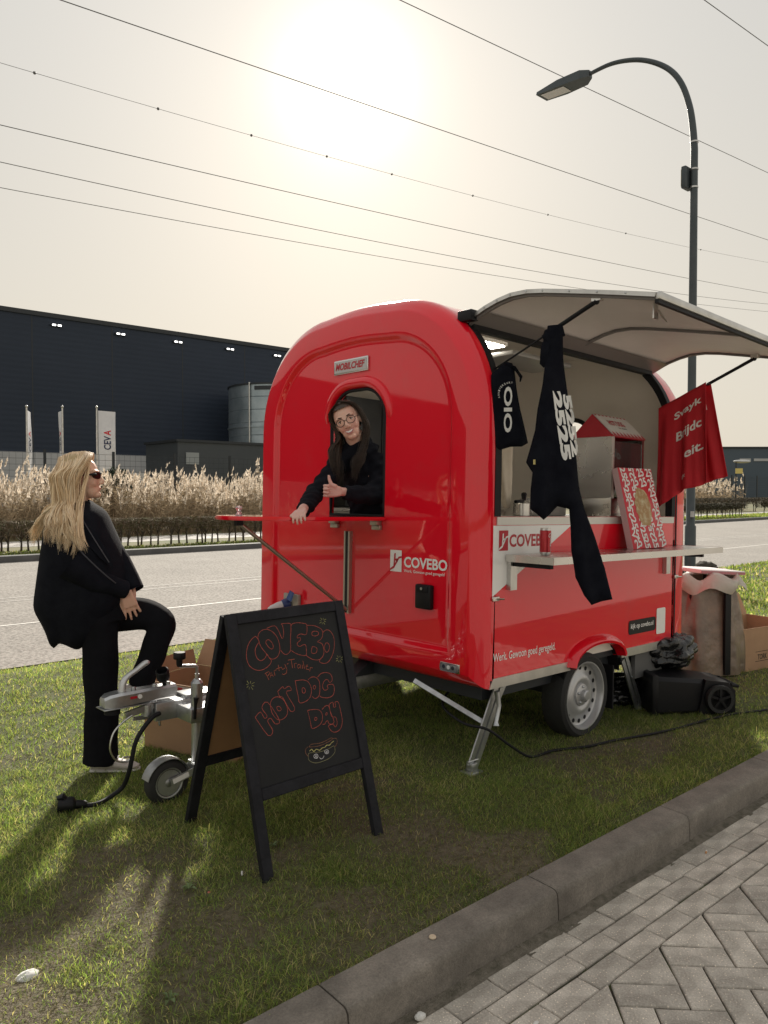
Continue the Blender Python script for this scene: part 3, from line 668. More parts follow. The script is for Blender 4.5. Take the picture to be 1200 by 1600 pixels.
m_stain = mat('stainless_steel', (.64,.62,.59), .28, metal=1., col2=(.60,.58,.55), vs=2, rvar=.05)
m_white = mat('white_vinyl', (.86,.85,.83), .3, coat=.4)
m_redvin = mat('red_vinyl', (.48,.015,.03), .35)
m_rim = mat('silver_rim', (.50,.50,.51), .33, metal=.5, col2=(.44,.44,.45), vs=8)
m_tyre = mat('tyre', (.018,.018,.018), .75, bump=.3, bs=90)
m_brass = mat('dull_steel_hinge', (.45,.42,.36), .4, metal=.9)
ZC = 1.90; Wt = 2.075; ZB = .445; ZT = 2.61; RC = .72; LT = 2.33

def arch(d=0., db=None, nc=16, zb=None):
    """closed outline in (y,z), from near bottom up, over and down the far side; inset d (bottom inset db)"""
    db = d if db is None else db; z0 = ZB+db if zb is None else zb; r = RC-d; pts = []
    zs = [z0+(ZC-z0)*k/10 for k in range(10)]
    pts += [(d, z) for z in zs]
    for k in range(nc+1):
        a = math.pi - (math.pi/2)*k/nc; pts.append((RC+r*math.cos(a), ZC+r*math.sin(a)))
    for k in range(1,10):
        t = k/10; pts.append((RC+(Wt-2*RC)*t, ZC+r+.02*math.sin(math.pi*t)))
    for k in range(nc+1):
        a = math.pi/2 - (math.pi/2)*k/nc; pts.append((Wt-RC+r*math.cos(a), ZC+r*math.sin(a)))
    pts += [(Wt-d, z) for z in zs[::-1]]
    pts += [(Wt-d-(Wt-2*d)*k/10, z0) for k in range(1,10)]
    return pts
def win(d=0., zb=1.335, n=10):
    y0,y1,zt,r = .76-d,1.275+d,2.125+d,.20+d; pts=[(y0,zb-d+(zt-r-zb+d)*k/6) for k in range(6)]
    for k in range(n+1): a=math.pi-math.pi/2*k/n; pts.append((y0+r+r*math.cos(a),zt-r+r*math.sin(a)))
    for k in range(n+1): a=math.pi/2-math.pi/2*k/n; pts.append((y1-r+r*math.cos(a),zt-r+r*math.sin(a)))
    pts+=[(y1,zb-d+(zt-r-zb+d)*k/6) for k in range(5,-1,-1)]
    return pts
def plate_with_hole(outer, hole, f):
    """planar sheet between two loops; f maps (y,z) to 3D"""
    bm = bmesh.new(); edges = []
    for lp in (outer, hole):
        if not lp: continue
        vs = [bm.verts.new(f(*p)) for p in lp]
        for i in range(len(vs)): edges.append(bm.edges.new((vs[i], vs[(i+1)%len(vs)])))
    bmesh.ops.triangle_fill(bm, use_beauty=True, use_dissolve=False, edges=edges)
    bm.verts.index_update(); vs = [v.co.copy() for v in bm.verts]; fs = [[v.index for v in q.verts] for q in bm.faces]; bm.free(); return vs, fs

# opening limits on the serving side
XO0, XO1, ZO = .115, 2.10, 1.36
# --- outer shell
mb = MB()
ring_d = [(.0,.235,.19),(.0,.19,.15),(-.011,.088,.080),(-.0095,.079,.073),(-.003,.070,.065),(.010,.050,.046),(.028,.026,.024),(.052,.008,.008),(.085,.0,.0)]
# front embossed panel: sunk 14 mm inside a rounded groove
emb = [(.014,.262,.212),(.014,.246,.197),(.010,.238,.190),(-.005,.224,.178),(-.011,.212,.168),(-.012,.198,.156),(-.012,.17,.135)]
front = [[Vector((x,)+p) for p in arch(d,db)] for x,d,db in emb]
front += [[Vector((x,)+p) for p in arch(d,db)] for x,d,db in ring_d[2:]]
mb.loft(front, cap=False)
vs_, fs_ = plate_with_hole(arch(.262,.212), win(.0), lambda y,z: Vector((.014,y,z))); mb.add(vs_, fs_)
# rear end, same way
rear = [[Vector((LT-x,)+p) for p in arch(d,db)] for x,d,db in ring_d[2:]]
mb.loft(rear, cap=False)
vs_, fs_ = plate_with_hole(arch(.088,.080), win(.0), lambda y,z: Vector((LT+.011,y,z))); mb.add(vs_, fs_)
# barrel between the ends with the serving opening left out
A = arch(0,0); n = len(A)
hinge_y = .20
st = [.085, XO0, 1.1, XO1, 2.155, LT-.085]
lowz = [i for i,(y,z) in enumerate(A) if y<1e-6 and z<=(ZC+.01)]
for i in range(len(st)-1):
    for j in range(n):
        j2 = (j+1)%n; ya,za = A[j]; yb,zb_ = A[j2]
        near = max(ya,yb) <= .225 and min(za,zb_) >= ZB-1e-6
        side_low = near and max(za,zb_) <= (ZC+.01)+1e-6
        inopen = near and XO0-1e-6 <= st[i] and st[i+1] <= XO1+1e-6
        if inopen or (side_low and st[i] < XO1): continue
        mb.add([(st[i],ya,za),(st[i+1],ya,za),(st[i+1],yb,zb_),(st[i],yb,zb_)], [(0,1,2,3)])
# strip of skin between front fillet and opening, full height (side_low skipped above)
zz = [A[j][1] for j in range(11)]
for a,b in ((.085,XO0),):
    mb.add([(a,0,.49),(b,0,.49),(b,0,ZC),(a,0,ZC)], [(0,1,2,3)])
mb.add([(XO1,0,.49),(2.155,0,.49),(2.155,0,ZC),(XO1,0,ZC)], [(0,1,2,3)])
# lower side panel with wheel arch
wa = [(.845+.0,.49)]+[(1.12+.31*math.cos(R(a)), .47+.155*math.sin(R(a))**.8 if math.sin(R(a))>0 else .47) for a in range(170,5,-10)]+[(1.405,.49)]
poly = [(XO0,.49)]+wa+[(XO1,.49),(XO1,ZO),(XO0,ZO)]
vs_, fs_ = plate_with_hole(poly, None, lambda x,z: Vector((x,0,z))); mb.add(vs_, fs_)
me = mb.mesh('body'); bm = bmesh.new(); bm.from_mesh(me); bmesh.ops.remove_doubles(bm, verts=bm.verts, dist=.0008); bmesh.ops.recalc_face_normals(bm, faces=bm.faces); bm.to_mesh(me); bm.free()
body = link('body', me, [m_red], T, 32)
# returns of the front window opening
w0 = win(0); mb = MB(); mb.loft([[Vector((x,)+p) for p in w0] for x in (.014,.05)], cap=False); mb.build('window_reveal', m_red, body)
mb = MB(); wl = win(.003); mb.tube([(.018,)+p for p in win(-.008)], .011, 8, closed=True); mb.build('window_seal', m_black, T, smooth=60)
# brow moulding over the window
path = [p for p in win(.035) if p[1] > 1.86]
k = len(path); rings = []
for i,(y,z) in enumerate(path):
    t = i/(k-1); s = math.sin(math.pi*t)**.35 if 0<t<1 else .0
    cy,cz = 1.0175, 1.93; nrm = Vector((0,y-cy,max(z-cz,-.02))).normalized()
    h = .004+.030*s; wd = .010+.026*s
    rg = []
    for a in range(9):
        q = math.pi*a/8; rg.append(Vector((.016-h*math.sin(q)**.8, y, z))+nrm*(wd*math.cos(q)))
    rings.append(rg)
mb = MB(); mb.loft(rings, cap=False, open_ring=True); mb.build('window_brow', m_red, T, smooth=80)

# --- interior lining, floor
def lin(d): return arch(d, zb=.50)
mb = MB(); A2 = lin(.035); st2 = [.05, XO0, XO1, LT-.05]
n2=len(A2)
for i in range(3):
    for j in range(n2):
        j2=(j+1)%n2; ya,za=A2[j]; yb,zb_=A2[j2]
        near = max(ya,yb) <= .25 and min(za,zb_) >= 1.2
        if near and i==1: continue
        if i==1 and max(ya,yb)<.04 and min(za,zb_)>1.2: continue
        mb.add([(st2[i],ya,za),(st2[i+1],ya,za),(st2[i+1],yb,zb_),(st2[i],yb,zb_)],[(0,1,2,3)])
for x in (.05, LT-.05):
    vs_, fs_ = plate_with_hole(A2, win(0), lambda y,z: Vector((x,y,z))); mb.add(vs_, fs_)
mb.build('lining', m_cream, T, smooth=30)
mb = MB(); mb.box((.06,.05,.46),(LT-.06,Wt-.05,.515)); mb.build('floor_pan', m_dk, T)
# rear window glass and seal
mb = MB(); mb.tube([(LT-.055,)+p for p in win(-.004)], .018, 8, closed=True); mb.build('rear_window_seal', m_black, T, smooth=60)
# --- black seal frame of the serving opening
sh = [(y,z) for y,z in A if (y<1e-6 and z>=ZO-.2) or (y<=.225 and ZC<z<2.5)]
sh = [(0,ZO)]+[p for p in sh if p[1]>ZO]
for x0,x1 in ((XO0-.02,XO0+.03),(XO1-.03,XO1+.02)):
    mb = MB(); rg=[]
    for i,(y,z) in enumerate(sh):
        nx_ = Vector((y-RC, z-ZC)).normalized() if z>ZC else Vector((-1,0))
        o1 = Vector((y,z))+nx_*.004; i1 = Vector((y,z))-nx_*.045
        rg.append([Vector((x0,o1.x,o1.y)),Vector((x1,o1.x,o1.y)),Vector((x1,i1.x,i1.y)),Vector((x0,i1.x,i1.y))])
    mb.loft(rg); mb.build('opening_frame', m_black, T, smooth=40)
mb = MB(); mb.bar((XO0,.205,2.405),(XO1,.205,2.405),.05,.05); mb.build('opening_header', m_black, T)
# seams and latches
mb = MB(); mb.box((2.135,-.003,.49),(2.150,.02,ZC)); mb.build('rear_seam', m_black, T)
for x,z in ((.105,.925),(2.14,.935)):
    mb = MB(); mb.box((x-.025,-.016,z-.012),(x+.03,-.001,z+.012),bev=.004); mb.tube([(x+.0,-.018,z),(x+.055,-.024,z-.003)],.005,6); mb.build('latch', m_stain, T)
mb = MB(); mb.box((.115,-.006,1.315),(2.10,.02,1.358)); mb.build('counter_edge', mat('counter_alu',(.60,.585,.55),.4,metal=.6), T)
# --- skirts, chassis, wheel arch
mb = MB(); mb.prism([(.075,.447),(.83,.447),(.83,.50),(.105,.50),(.088,.475)],-.006,.02,M=Matrix(((1,0,0,0),(0,0,1,0),(0,1,0,0),(0,0,0,1)))); mb.build('skirt_strip', m_alu, T)
mb = MB(); mb.box((1.42,-.006,.447),(2.15,.02,.50)); mb.build('skirt_strip', m_alu, T)
mb = MB(); mb.box((.14,.10,.36),(2.25,Wt-.1,.444)); mb.build('chassis', m_dk, T)
mb = MB(); mb.box((1.66,.03,.27),(2.12,.06,.44)); mb.build('rear_plate', mat('grey_plate',(.10,.10,.10),.5), T)
mb = MB(); mb.tube([(1.05,.15,.25),(1.05,Wt-.15,.25)],.035,8); mb.build('axle', m_dk, T)
rgs=[]
for a in range(176,3,-8):
    ca,sa = math.cos(R(a)), max(0,math.sin(R(a)))
    o=(1.125+.335*ca,.445+.185*sa**.75); i=(1.125+.285*ca,.445+.145*sa**.75)
    rgs.append([Vector((o[0],.0,o[1])),Vector((o[0]*.5+i[0]*.5,-.035,o[1]*.6+i[1]*.4)),Vector((i[0]*.85+o[0]*.15,-.05,i[1]*.9+o[1]*.1)),Vector((i[0],-.045,i[1]-.012)),Vector((i[0],.15,i[1]-.02)),Vector((o[0],.15,o[1]))])
mb = MB(); mb.loft(rgs); mb.build('wheel_arch', m_red, T, smooth=50)
rgs=[]
for a in range(180,-1,-12):
    ca,sa=math.cos(R(a)),max(0,math.sin(R(a))); rgs.append([Vector((1.12+.32*ca,y,.36+.24*sa)) for y in (.02,.30)])
mb = MB(); mb.loft(rgs,cap=False,open_ring=True); mb.build('wheel_well', m_black, T)
mb = MB(); mb.box((1.36,.02,.12),(1.375,.24,.40)); mb.build('mudflap', m_black, T)
# --- wheels
def wheel(y, s):
    c = Vector((1.03,y,.262)); ax=(0,-s,0)
    mb = MB(); mb.lathe([(.205,-.16),(.235,-.165),(.258,-.15),(.267,-.11),(.267,-.05),(.258,-.012),(.238,.002),(.210,-.004),(.205,-.02)],c,ax,48,cap=False); ty=mb.build('tyre', m_tyre, None, smooth=40)
    g = MB()
    for k in range(60):
        a=2*math.pi*k/60; g.box((-.002,-.045,.262),(.010,.045,.2695),M=Matrix.Translation(c+Vector((0,.08*s,0)))@Matrix.Rotation(a,4,'Y'))
    mb = MB(); mb.lathe([(.206,-.15),(.204,-.03),(.209,-.012),(.207,-.003),(.200,-.004),(.193,-.016),(.188,-.045),(.178,-.052),(.150,-.050),(.128,-.040),(.110,-.028),(.088,-.030),(.068,-.040),(.066,-.030),(.034,-.022),(.032,.002),(.026,.008),(.001,.009)],c,ax,48)
    wo = empty('wheel'); wo.parent = T; ty.parent = wo; rm = mb.build('rim', m_rim, wo, smooth=40)
    for k in range(5):
        a=R(72*k+18); p=c+Vector((.05*math.cos(a),s*.036,.05*math.sin(a))); mb=MB(); mb.lathe([(.009,0),(.009,.016),(.004,.021)],p,ax,6); mb.build('wheel_nut', m_steel, wo)
    for k in range(16):
        a=2*math.pi*k/16; p=c+Vector((.164*math.cos(a),s*.0515,.164*math.sin(a))); mb=MB(); mb.lathe([(.0135,0),(.0135,.003)],p,ax,10); mb.build('vent_hole', m_black, wo)
wheel(.005, 1); wheel(Wt-.005, -1)
# --- front details
m_badge = mat('chrome_badge', (.62,.62,.62), .22, metal=.9)
def onfront(y0, z0, x=.012): return lambda u,v: Vector((x, y0-u, z0+v))
mb = MB(); mb.box((.0,.915,2.225),(.0135,1.235,2.315), bev=.004); bd = mb.build('name_badge', m_badge, T)
mb = MB(); mb.box((-.003,.925,2.235),(-.0005,1.225,2.305)); mb.build('badge_face', mat('badge_grey',(.52,.52,.52),.4), bd, smooth=None)
lettering('MOBILCHEF', onfront(1.213,2.250,-.0045), .276, .044, .03, bd, m_redvin, 'badge_lettering', italic=.25)
lettering('COVEBO', onfront(.585,1.055,.0105), .335, .062, .028, T, m_white, 'logo_lettering')
lettering('Werk. Gewoon goed geregeld', onfront(.585,1.022,.0105), .315, .022, .008, T, m_white, 'tagline_lettering')
def logo_mark(f, w, h, m1, m2, par):
    mb = MB(); mb.add([f(0,0),f(w,0),f(w,h),f(0,h)],[(0,1,2,3)]); q=mb.build('logo_mark', m1, par, smooth=None, fix=False)
    g=lambda u,v: f(u*w,v*h)
    def pg(pts, m):
        mb=MB(); mb.add([g(*p)+OFF for p in pts],[tuple(range(len(pts)))]); mb.build('logo_glyph', m, q, smooth=None, fix=False)
    OFF=(f(0,h)-f(0,0)).cross(f(w,0)-f(0,0)); OFF=OFF.normalized()*(.0012 if f.__name__!='neg' else -.0012)
    if OFF.dot(f.out) < 0: OFF=-OFF
    pg([(.30,.28),(.42,.30),(.44,.52),(.66,.44),(.70,.62),(.48,.60),(.50,.86),(.36,.84)], m2)
    pg([(.0,.03),(.36,.16),(.80,.62),(1.0,.66),(1.0,.74),(.74,.70),(.30,.26),(.0,.12)][::1], m2)
f_ = onfront(.70,1.025,.0105); f_.out=Vector((-1,0,0)); logo_mark(f_, .095, .125, m_white, m_redvin, T)
mb = MB(); mb.box((-.022,.345,.835),(.013,.465,.972), bev=.010); vb=mb.build('water_inlet', m_blackp, T)
mb = MB(); mb.box((-.028,.36,.93),(-.021,.45,.965), bev=.003); mb.build('inlet_lid', m_black, vb)
mb = MB(); mb.lathe([(.008,0),(.008,.004)],(-.0285,.405,.95),(-1,0,0),10); mb.build('inlet_lock', m_stain, vb)
# side marker light
mb = MB(); mb.box((-.012,.125,.515),(.004,.275,.572), bev=.006); ml=mb.build('marker_light', m_stain, T)
mb = MB(); mb.box((-.022,.138,.522),(-.0125,.262,.565), bev=.012); mb.build('lens', mat('lens_grey',(.20,.20,.21),.12,coat=.5), ml)
for y,c in ((.17,(.03,.03,.04)),(.20,(.75,.75,.75)),(.235,(.03,.03,.05))): 
    mb=MB(); mb.lathe([(.011,0),(.011,.002)],(-.0225,y,.545),(-1,0,0),12); mb.build('reflector', mat('reflector',c,.2), ml)
# table rail on the front, folding table (window flap) and its stay
for y in (1.045,1.085):
    mb = MB(); mb.box((-.010,y,.735),(.0135,y+.014,1.245)); mb.build('table_rail', m_brass, T)
mb = MB(); mb.box((-.002,1.059,.74),(.0135,1.085,1.24)); mb.build('rail_groove', m_dk, T)
fl = [(.0,.735),(-.62,.735)]
for k in range(0,19): a=R(-90+10*k); fl.append((-.62-.315*math.cos(a), 1.0175+.2825*math.sin(a)))
fl += [(.0,1.30)]
mb = MB(); mb.prism(fl,1.318,1.340); me=mb.mesh(); bm=bmesh.new(); bm.from_mesh(me); bmesh.ops.recalc_face_normals(bm,faces=bm.faces); bmesh.ops.bevel(bm,geom=[e for e in bm.edges if abs((e.verts[0].co-e.verts[1].co).z)<1e-5],offset=.006,segments=2,affect='EDGES'); bm.to_mesh(me); bm.free()
tb = link('folding_table', me, [m_red], T, 35)
mb = MB(); mb.tube([(-.80,1.06,1.30),(-.01,1.065,.76)],.011,10); mb.build('table_stay', m_brass, T, smooth=60)
mb = MB(); mb.lathe([(.02,1.340),(.016,1.352),(.010,1.360),(.014,1.372),(.020,1.382),(.014,1.392),(.002,1.394)],(-.80,1.06,0),(0,0,1),14); mb.build('knob', mat('clear_knob',(.6,.6,.6),.1,trans=.6), tb, smooth=60)
mb = MB(); mb.box((-.82,1.045,1.285),(-.78,1.075,1.3175)); mb.build('stay_bracket', m_blackp, tb)
for y in (.81,1.20):
    mb = MB(); mb.box((-.03,y-.03,1.290),(.012,y+.03,1.3175),bev=.003); mb.box((-.012,y-.035,1.262),(.012,y+.035,1.2895),bev=.003); mb.build('table_hinge', m_brass, T)
# power inlet with blue plug
mb = MB(); mb.box((-.012,1.56,.675),(.012,1.725,.80), bev=.004); pi_=mb.build('power_inlet', mat('inlet_plate',(.36,.34,.29),.5), T)
mb = MB(); mb.lathe([(.040,0),(.040,.035),(.034,.05)],(-.012,1.655,.735),(-.85,.35,-.25),16); mb.build('socket', mat('plug_blue',(.012,.03,.14),.35), pi_)
mb = MB(); mb.lathe([(.031,.03),(.031,.08),(.022,.13),(.012,.15)],(-.012,1.655,.735),(-.85,.35,-.25),14); mb.build('plug', mat('plug_white',(.62,.62,.64),.4), pi_)
mb = MB(); mb.tube([(-.05,1.61,.765),(-.04,1.59,.82)],[.030,.026],10,flat=.3); mb.build('socket_lid', mat('plug_lid',(.05,.10,.28),.25), pi_)
# --- serving side graphics
def onside(x0,z0,y=-.003): 
    f=lambda u,v: Vector((x0+u, y, z0+v)); f.out=Vector((0,-1,0)); return f
mb = MB(); mb.add([(XO0-.028,-.002,1.312),(.83,-.002,1.312),(.80,-.002,1.30),(XO0-.028,-.002,.935)],[(0,3,2,1)]); mb.build('white_decal', m_white, T, smooth=None)
lettering('COVEBO', onside(.225,1.195), .365, .070, .028, T, m_redvin, 'logo_lettering')
logo_mark(onside(.135,1.178,-.0035), .078, .108, m_redvin, m_white, T)
lettering('Werk. Gewoon goed geregeld.', onside(.105,.575), .57, .058, .006, T, m_white, 'slogan_lettering')
mb = MB(); rp=[]
for cx,cz,a0 in ((1.85,.655,0),(1.53,.655,90),(1.53,.605,180),(1.85,.605,270)):
    for k in range(5): a=R(a0+k*22.5); rp.append((cx+.022*math.cos(a),cz+.022*math.sin(a)))
mb.add([(x,-.0025,z) for x,z in rp],[tuple(range(len(rp)))]); bk=mb.build('web_label', m_blackp, T, smooth=None)
lettering('kijk op covebo.nl', onside(1.535,.612,-.004), .30, .042, .012, bk, m_white, 'label_lettering')
mb = MB(); rp=[]
for cx,cz,a0 in ((1.992,.715,0),(1.895,.715,90),(1.895,.565,180),(1.992,.565,270)):
    for k in range(5): a=R(a0+k*22.5); rp.append((cx+.014*math.cos(a),cz+.014*math.sin(a)))
mb.add([(x,-.0035,z) for x,z in rp],[tuple(range(len(rp)))]); mb.build('sticker', m_white, T, smooth=None)
# --- outside shelf
mb = MB(); mb.box((.19,-.31,1.142),(2.20,-.012,1.157)); mb.box((.19,-.3125,1.120),(2.20,-.3105,1.1585)); mb.build('serving_shelf', m_stain, T)
for xa in (.1865,2.2005):
    mb = MB(); mb.box((xa,-.31,1.120),(xa+.003,-.012,1.1585)); mb.build("shelf_end", m_stain, T)
for x in (.235,1.985):
    mb = MB(); mb.box((x-.028,-.030,.965),(x+.028,-.001,1.141)); mb.build('shelf_bracket', m_alu, T)
    mb = MB(); mb.box((x-.014,-.27,1.095),(x+.014,-.03,1.1195)); mb.build('shelf_arm', m_black, T)
# --- raised hatch: rigid curved panel hinged at the roof
AW = [(.205,2.415),(.16,2.437),(.083,2.467),(0,2.490),(-.086,2.504),(-.185,2.502),(-.285,2.487),(-.44,2.455),(-.592,2.423),(-.74,2.390),(-.884,2.357)]
def awn(x, off=0.):
    out=[]
    for i,(y,z) in enumerate(AW):
        a=Vector(AW[max(i-1,0)]); b=Vector(AW[min(i+1,len(AW)-1)]); t=(b-a).normalized(); nn=Vector((t.y,-t.x)) 
        if nn.y<0: nn=-nn
        out.append(Vector((x,y+nn.x*off,z+nn.y*off)))
    return out
XA0,XA1=.09,2.165
hat = empty('serving_hatch'); hat.parent = T
mb = MB(); mb.loft([awn(x,0) for x in np.linspace(XA0,XA1,5)],cap=False,open_ring=True); mb.build('inner_skin', m_awn, hat, smooth=60)
mb = MB(); mb.loft([awn(x,.012) for x in np.linspace(XA0,XA1,5)],cap=False,open_ring=True); mb.build('outer_skin', m_red, hat, smooth=60)
for x in (XA0,XA1):
    mb=MB(); s=.006
    rg=[[a+Vector((-s,0,0)),a+Vector((s,0,0)),b+Vector((s,0,0)),b+Vector((-s,0,0))] for a,b in zip(awn(x,-.004),awn(x,.016))]
    mb.loft(rg); mb.build('edge_trim', m_alu, hat, smooth=40)
for x in (XA0+.02,1.13,XA1-.02):
    mb=MB(); s=.012 if x==1.13 else .009
    rg=[[a+Vector((-s,0,0)),a+Vector((s,0,0)),b+Vector((s,0,0)),b+Vector((-s,0,0))] for a,b in zip(awn(x,-.016),awn(x,-.001))]
    mb.loft(rg); mb.build('rib', mat('rib_grey',(.17,.155,.15),.5), hat, smooth=40)
mb=MB(); mb.bar((XA0,-.896,2.358),(XA1,-.896,2.358),.024,.034,bev=.004); mb.build('front_profile', m_alu, hat)
mb=MB(); mb.bar((XA0,-.890,2.334),(XA1,-.890,2.334),.018,.018); mb.build('rubber_lip', m_black, hat)
mb=MB(); mb.bar((XA0,.12,2.432),(XA1,.12,2.432),.12,.012); 
mb2=MB(); mb2.add([Vector((x,y,z)) for x in (XA0+.01,XA1-.01) for y,z in ((.20,2.398),(.085,2.452))],[(0,1,3,2)]); mb2.build('hinge_rail', mat('hinge_strip',(.27,.245,.235),.45,metal=.5), hat, smooth=None)
for x in (.26,1.92):
    mb=MB(); mb.box((x-.02,-.80,2.30),(x+.02,-.793,2.372)); mb.add([(x-.022,-.805,2.345),(x+.022,-.805,2.345),(x+.016,-.845,2.285),(x,-.855,2.272),(x-.016,-.845,2.285)],[(0,1,2,3,4)]); mb.build('catch_plate', m_stain, hat, smooth=None)
for k in range(1,10):
    q=awn(XA0,.006)[k]; mb=MB(); mb.lathe([(.006,0),(.005,.003),(.001,.004)],q+Vector((-.006,0,0)),(-1,0,0),8); mb.build('rivet', m_steel, hat)
mb=MB(); mb.lathe([(.05,0),(.055,.01),(.035,.03),(.0,.035)],(1.95,-.86,2.40),(0,-.25,1),14); mb.build('catch_knob', m_stain, hat)
for x,e0,e1 in ((.13,(.064,2.138),(-.564,2.398)),(2.055,(.085,2.115),(-.549,2.400))):
    p=Vector((x,)+e0); q=Vector((x,)+e1); mid=p.lerp(q,.52)
    mb=MB(); mb.tube([p,mid],.0055,8); mb.tube([mid,q],.0115,8); mb.ball(q,.016,8,6); g=mb.build('gas_strut', m_blackp, T, smooth=60)
    mb=MB(); mb.box((x-.014,e1[0]-.03,e1[1]+.0),(x+.014,e1[0]+.02,e1[1]+.025)); mb.build('strut_bracket', m_stain, g)
mb=MB(); mb.box((.055,.15,2.415),(.115,.25,2.475),bev=.006); mb.build('hinge_end', m_blackp, T)
# --- inside fittings that belong to the trailer, and an added dark block for shade
mb=MB(); mb.box((.12,.012,1.325),(2.09,.52,1.358)); mb.build('counter', m_stain, T)
mb=MB(); mb.box((.12,.03,.53),(2.09,.05,1.32)); mb.build('counter_front', m_cream, T)
mb=MB(); mb.box((.30,.48,2.43),(.80,.60,2.455)); cl_=mb.build('ceiling_light', m_white, T)
mb=MB(); mb.box((.32,.49,2.424),(.78,.59,2.4295)); mb.build('diffuser', mat('led_panel',(.9,.9,.85),.4,emit=(1,.93,.80,20)), cl_)
mb=MB(); mb.box((.62,.30,2.33),(1.25,.62,2.36),bev=.01); mb.build('hood_panel', mat('hood_grey',(.30,.29,.28),.4,metal=.3), T)
mb=MB(); mb.box((.06,1.62,.52),(2.25,1.98,1.36)); mb.build('back_counter', m_cream, T)
mb=MB(); mb.box((.06,1.60,1.3605),(2.25,1.99,1.385)); mb.build('back_worktop', m_stain, T)
mb=MB(); mb.box((2.262,.42,1.55),(2.278,.66,2.02)); ps=mb.build('notice_frame', m_white, T)
for z in (1.58,1.80): mb=MB(); mb.box((2.256,.45,z),(2.2615,.63,z+.10)); mb.build('notice', mat('notice_grey',(.28,.28,.27),.5), ps)
mb=MB(); mb.box((.42,1.60,1.39),(1.45,1.985,2.18),bev=.01); shade_o=mb.build('shade_block', mat('shade_block_dark',(.030,.032,.034),.4), T)  # added dark block, stands in for the shaded interior behind the window woman
for x in (.76,1.10): mb=MB(); mb.box((x,1.594,1.42),(x+.006,1.5985,2.15)); mb.build('shade_block_gap', m_black, shade_o)
# --- stabiliser legs
def chan(mb,p,q,w,d):
    mb.bar(p,q,w,.006); 
def stabil(foot, top, brace0, brace1, name='stabiliser'):
    s=empty(name); s.parent=T; F_=Vector(foot); Tp=Vector(top); d=(Tp-F_).normalized()
    side=d.cross(Vector((0,1,0))).normalized()
    mb=MB(); mb.bar(F_+Vector((0,.016,0)),Tp+Vector((0,.016,0)),.046,.005,up=(0,1,0))
    mb.build('channel_web', mat('channel_inside',(.25,.26,.27),.4,metal=.8), s)
    for k in (-1,1):
        mb=MB(); mb.bar(F_+side*(.024*k),Tp+side*(.024*k),.009,.034,up=side); mb.build('leg_flange', m_steel, s)
    mb=MB(); mb.bar(Vector(brace0),Vector(brace1),.026,.010,up=(0,1,0)); mb.build('brace', m_steel, s)
    mb=MB(); mb.box((F_.x-.05,F_.y-.035,-.006),(F_.x+.05,F_.y+.045,.012),bev=.004); mb.box((F_.x-.022,F_.y-.02,.0125),(F_.x+.022,F_.y+.025,.055),bev=.005); mb.build('foot', m_steel, s)
    mb=MB(); mb.tube([F_+Vector((-.04,.0,.035)),F_+Vector((.045,.0,.035))],.007,8); mb.build('pin', m_steel, s)
    return s
s1=stabil((.03,.065,.03),(.235,.055,.43),(-.06,.42,.44),(.125,.08,.25))
mb=MB(); mb.tube([(.17,.02,.42),(.185,.015,.34),(.155,.01,.26),(.15,.005,.24)],[.016,.013,.011,.018],8); mb.build('crank_rod', m_steel, s1, smooth=60)
mb=MB(); mb.bar((.30,.07,.43),(.19,.06,.30),.024,.010,up=(0,1,0)); mb.build('brace', m_steel, s1)
s2_=stabil((1.79,.06,.03),(1.56,.055,.42),(1.93,.05,.44),(1.66,.05,.27))
# far side stabilisers
stabil((.03,Wt-.1,.03),(.235,Wt-.1,.43),(-.06,Wt-.4,.44),(.125,Wt-.1,.25)); stabil((1.79,Wt-.1,.03),(1.56,Wt-.1,.42),(1.93,Wt-.1,.44),(1.66,Wt-.1,.27))

# --- drawbar and coupling
yc=1.02
mb=MB(); mb.box((-1.02,yc-.045,.275),(.95,yc+.045,.355),bev=.004); mb.build('drawbar', m_steel, T)
mb=MB(); mb.prism([(-.02,.355),(.55,.355),(.55,.44),(.12,.44)],yc-.05,yc+.05,M=Matrix(((1,0,0,0),(0,0,1,0),(0,1,0,0),(0,0,0,1)))); mb.build('drawbar_gusset', m_dk, T)
cp=empty('tow_coupling'); cp.parent=T
mb=MB(); mb.box((-1.325,yc-.062,.322),(-.96,yc+.062,.412),bev=.006); mb.build('overrun_housing', m_steel, cp)
mb=MB(); mb.box((-1.16,yc-.056,.4125),(-.98,yc+.056,.428),bev=.003); mb.build('housing_lid', m_steel, cp)
rg=[]
for x,hw,zt,zb_ in ((-1.575,.012,.452,.430),(-1.57,.030,.470,.424),(-1.545,.042,.482,.420),(-1.50,.045,.486,.421),(-1.44,.044,.487,.424),(-1.34,.038,.488,.428),(-1.28,.036,.488,.430),(-1.20,.036,.488,.430)):
    rg.append([Vector((x,yc-hw,zb_)),Vector((x,yc-hw,zt-.012)),Vector((x,yc-hw+.010,zt)),Vector((x,yc+hw-.010,zt)),Vector((x,yc+hw,zt-.012)),Vector((x,yc+hw,zb_))])
mb=MB(); mb.loft(rg); mb.build('coupling_head', m_steel, cp, smooth=35)
mb=MB(); mb.box((-1.58,yc-.050,.414),(-1.30,yc+.050,.4195),bev=.002); mb.build('coupling_lip', m_steel, cp)
mb=MB(); mb.lathe([(.038,.385),(.038,.413)],(-1.52,yc,0),(0,0,1),18); mb.build('ball_cup', m_black, cp)
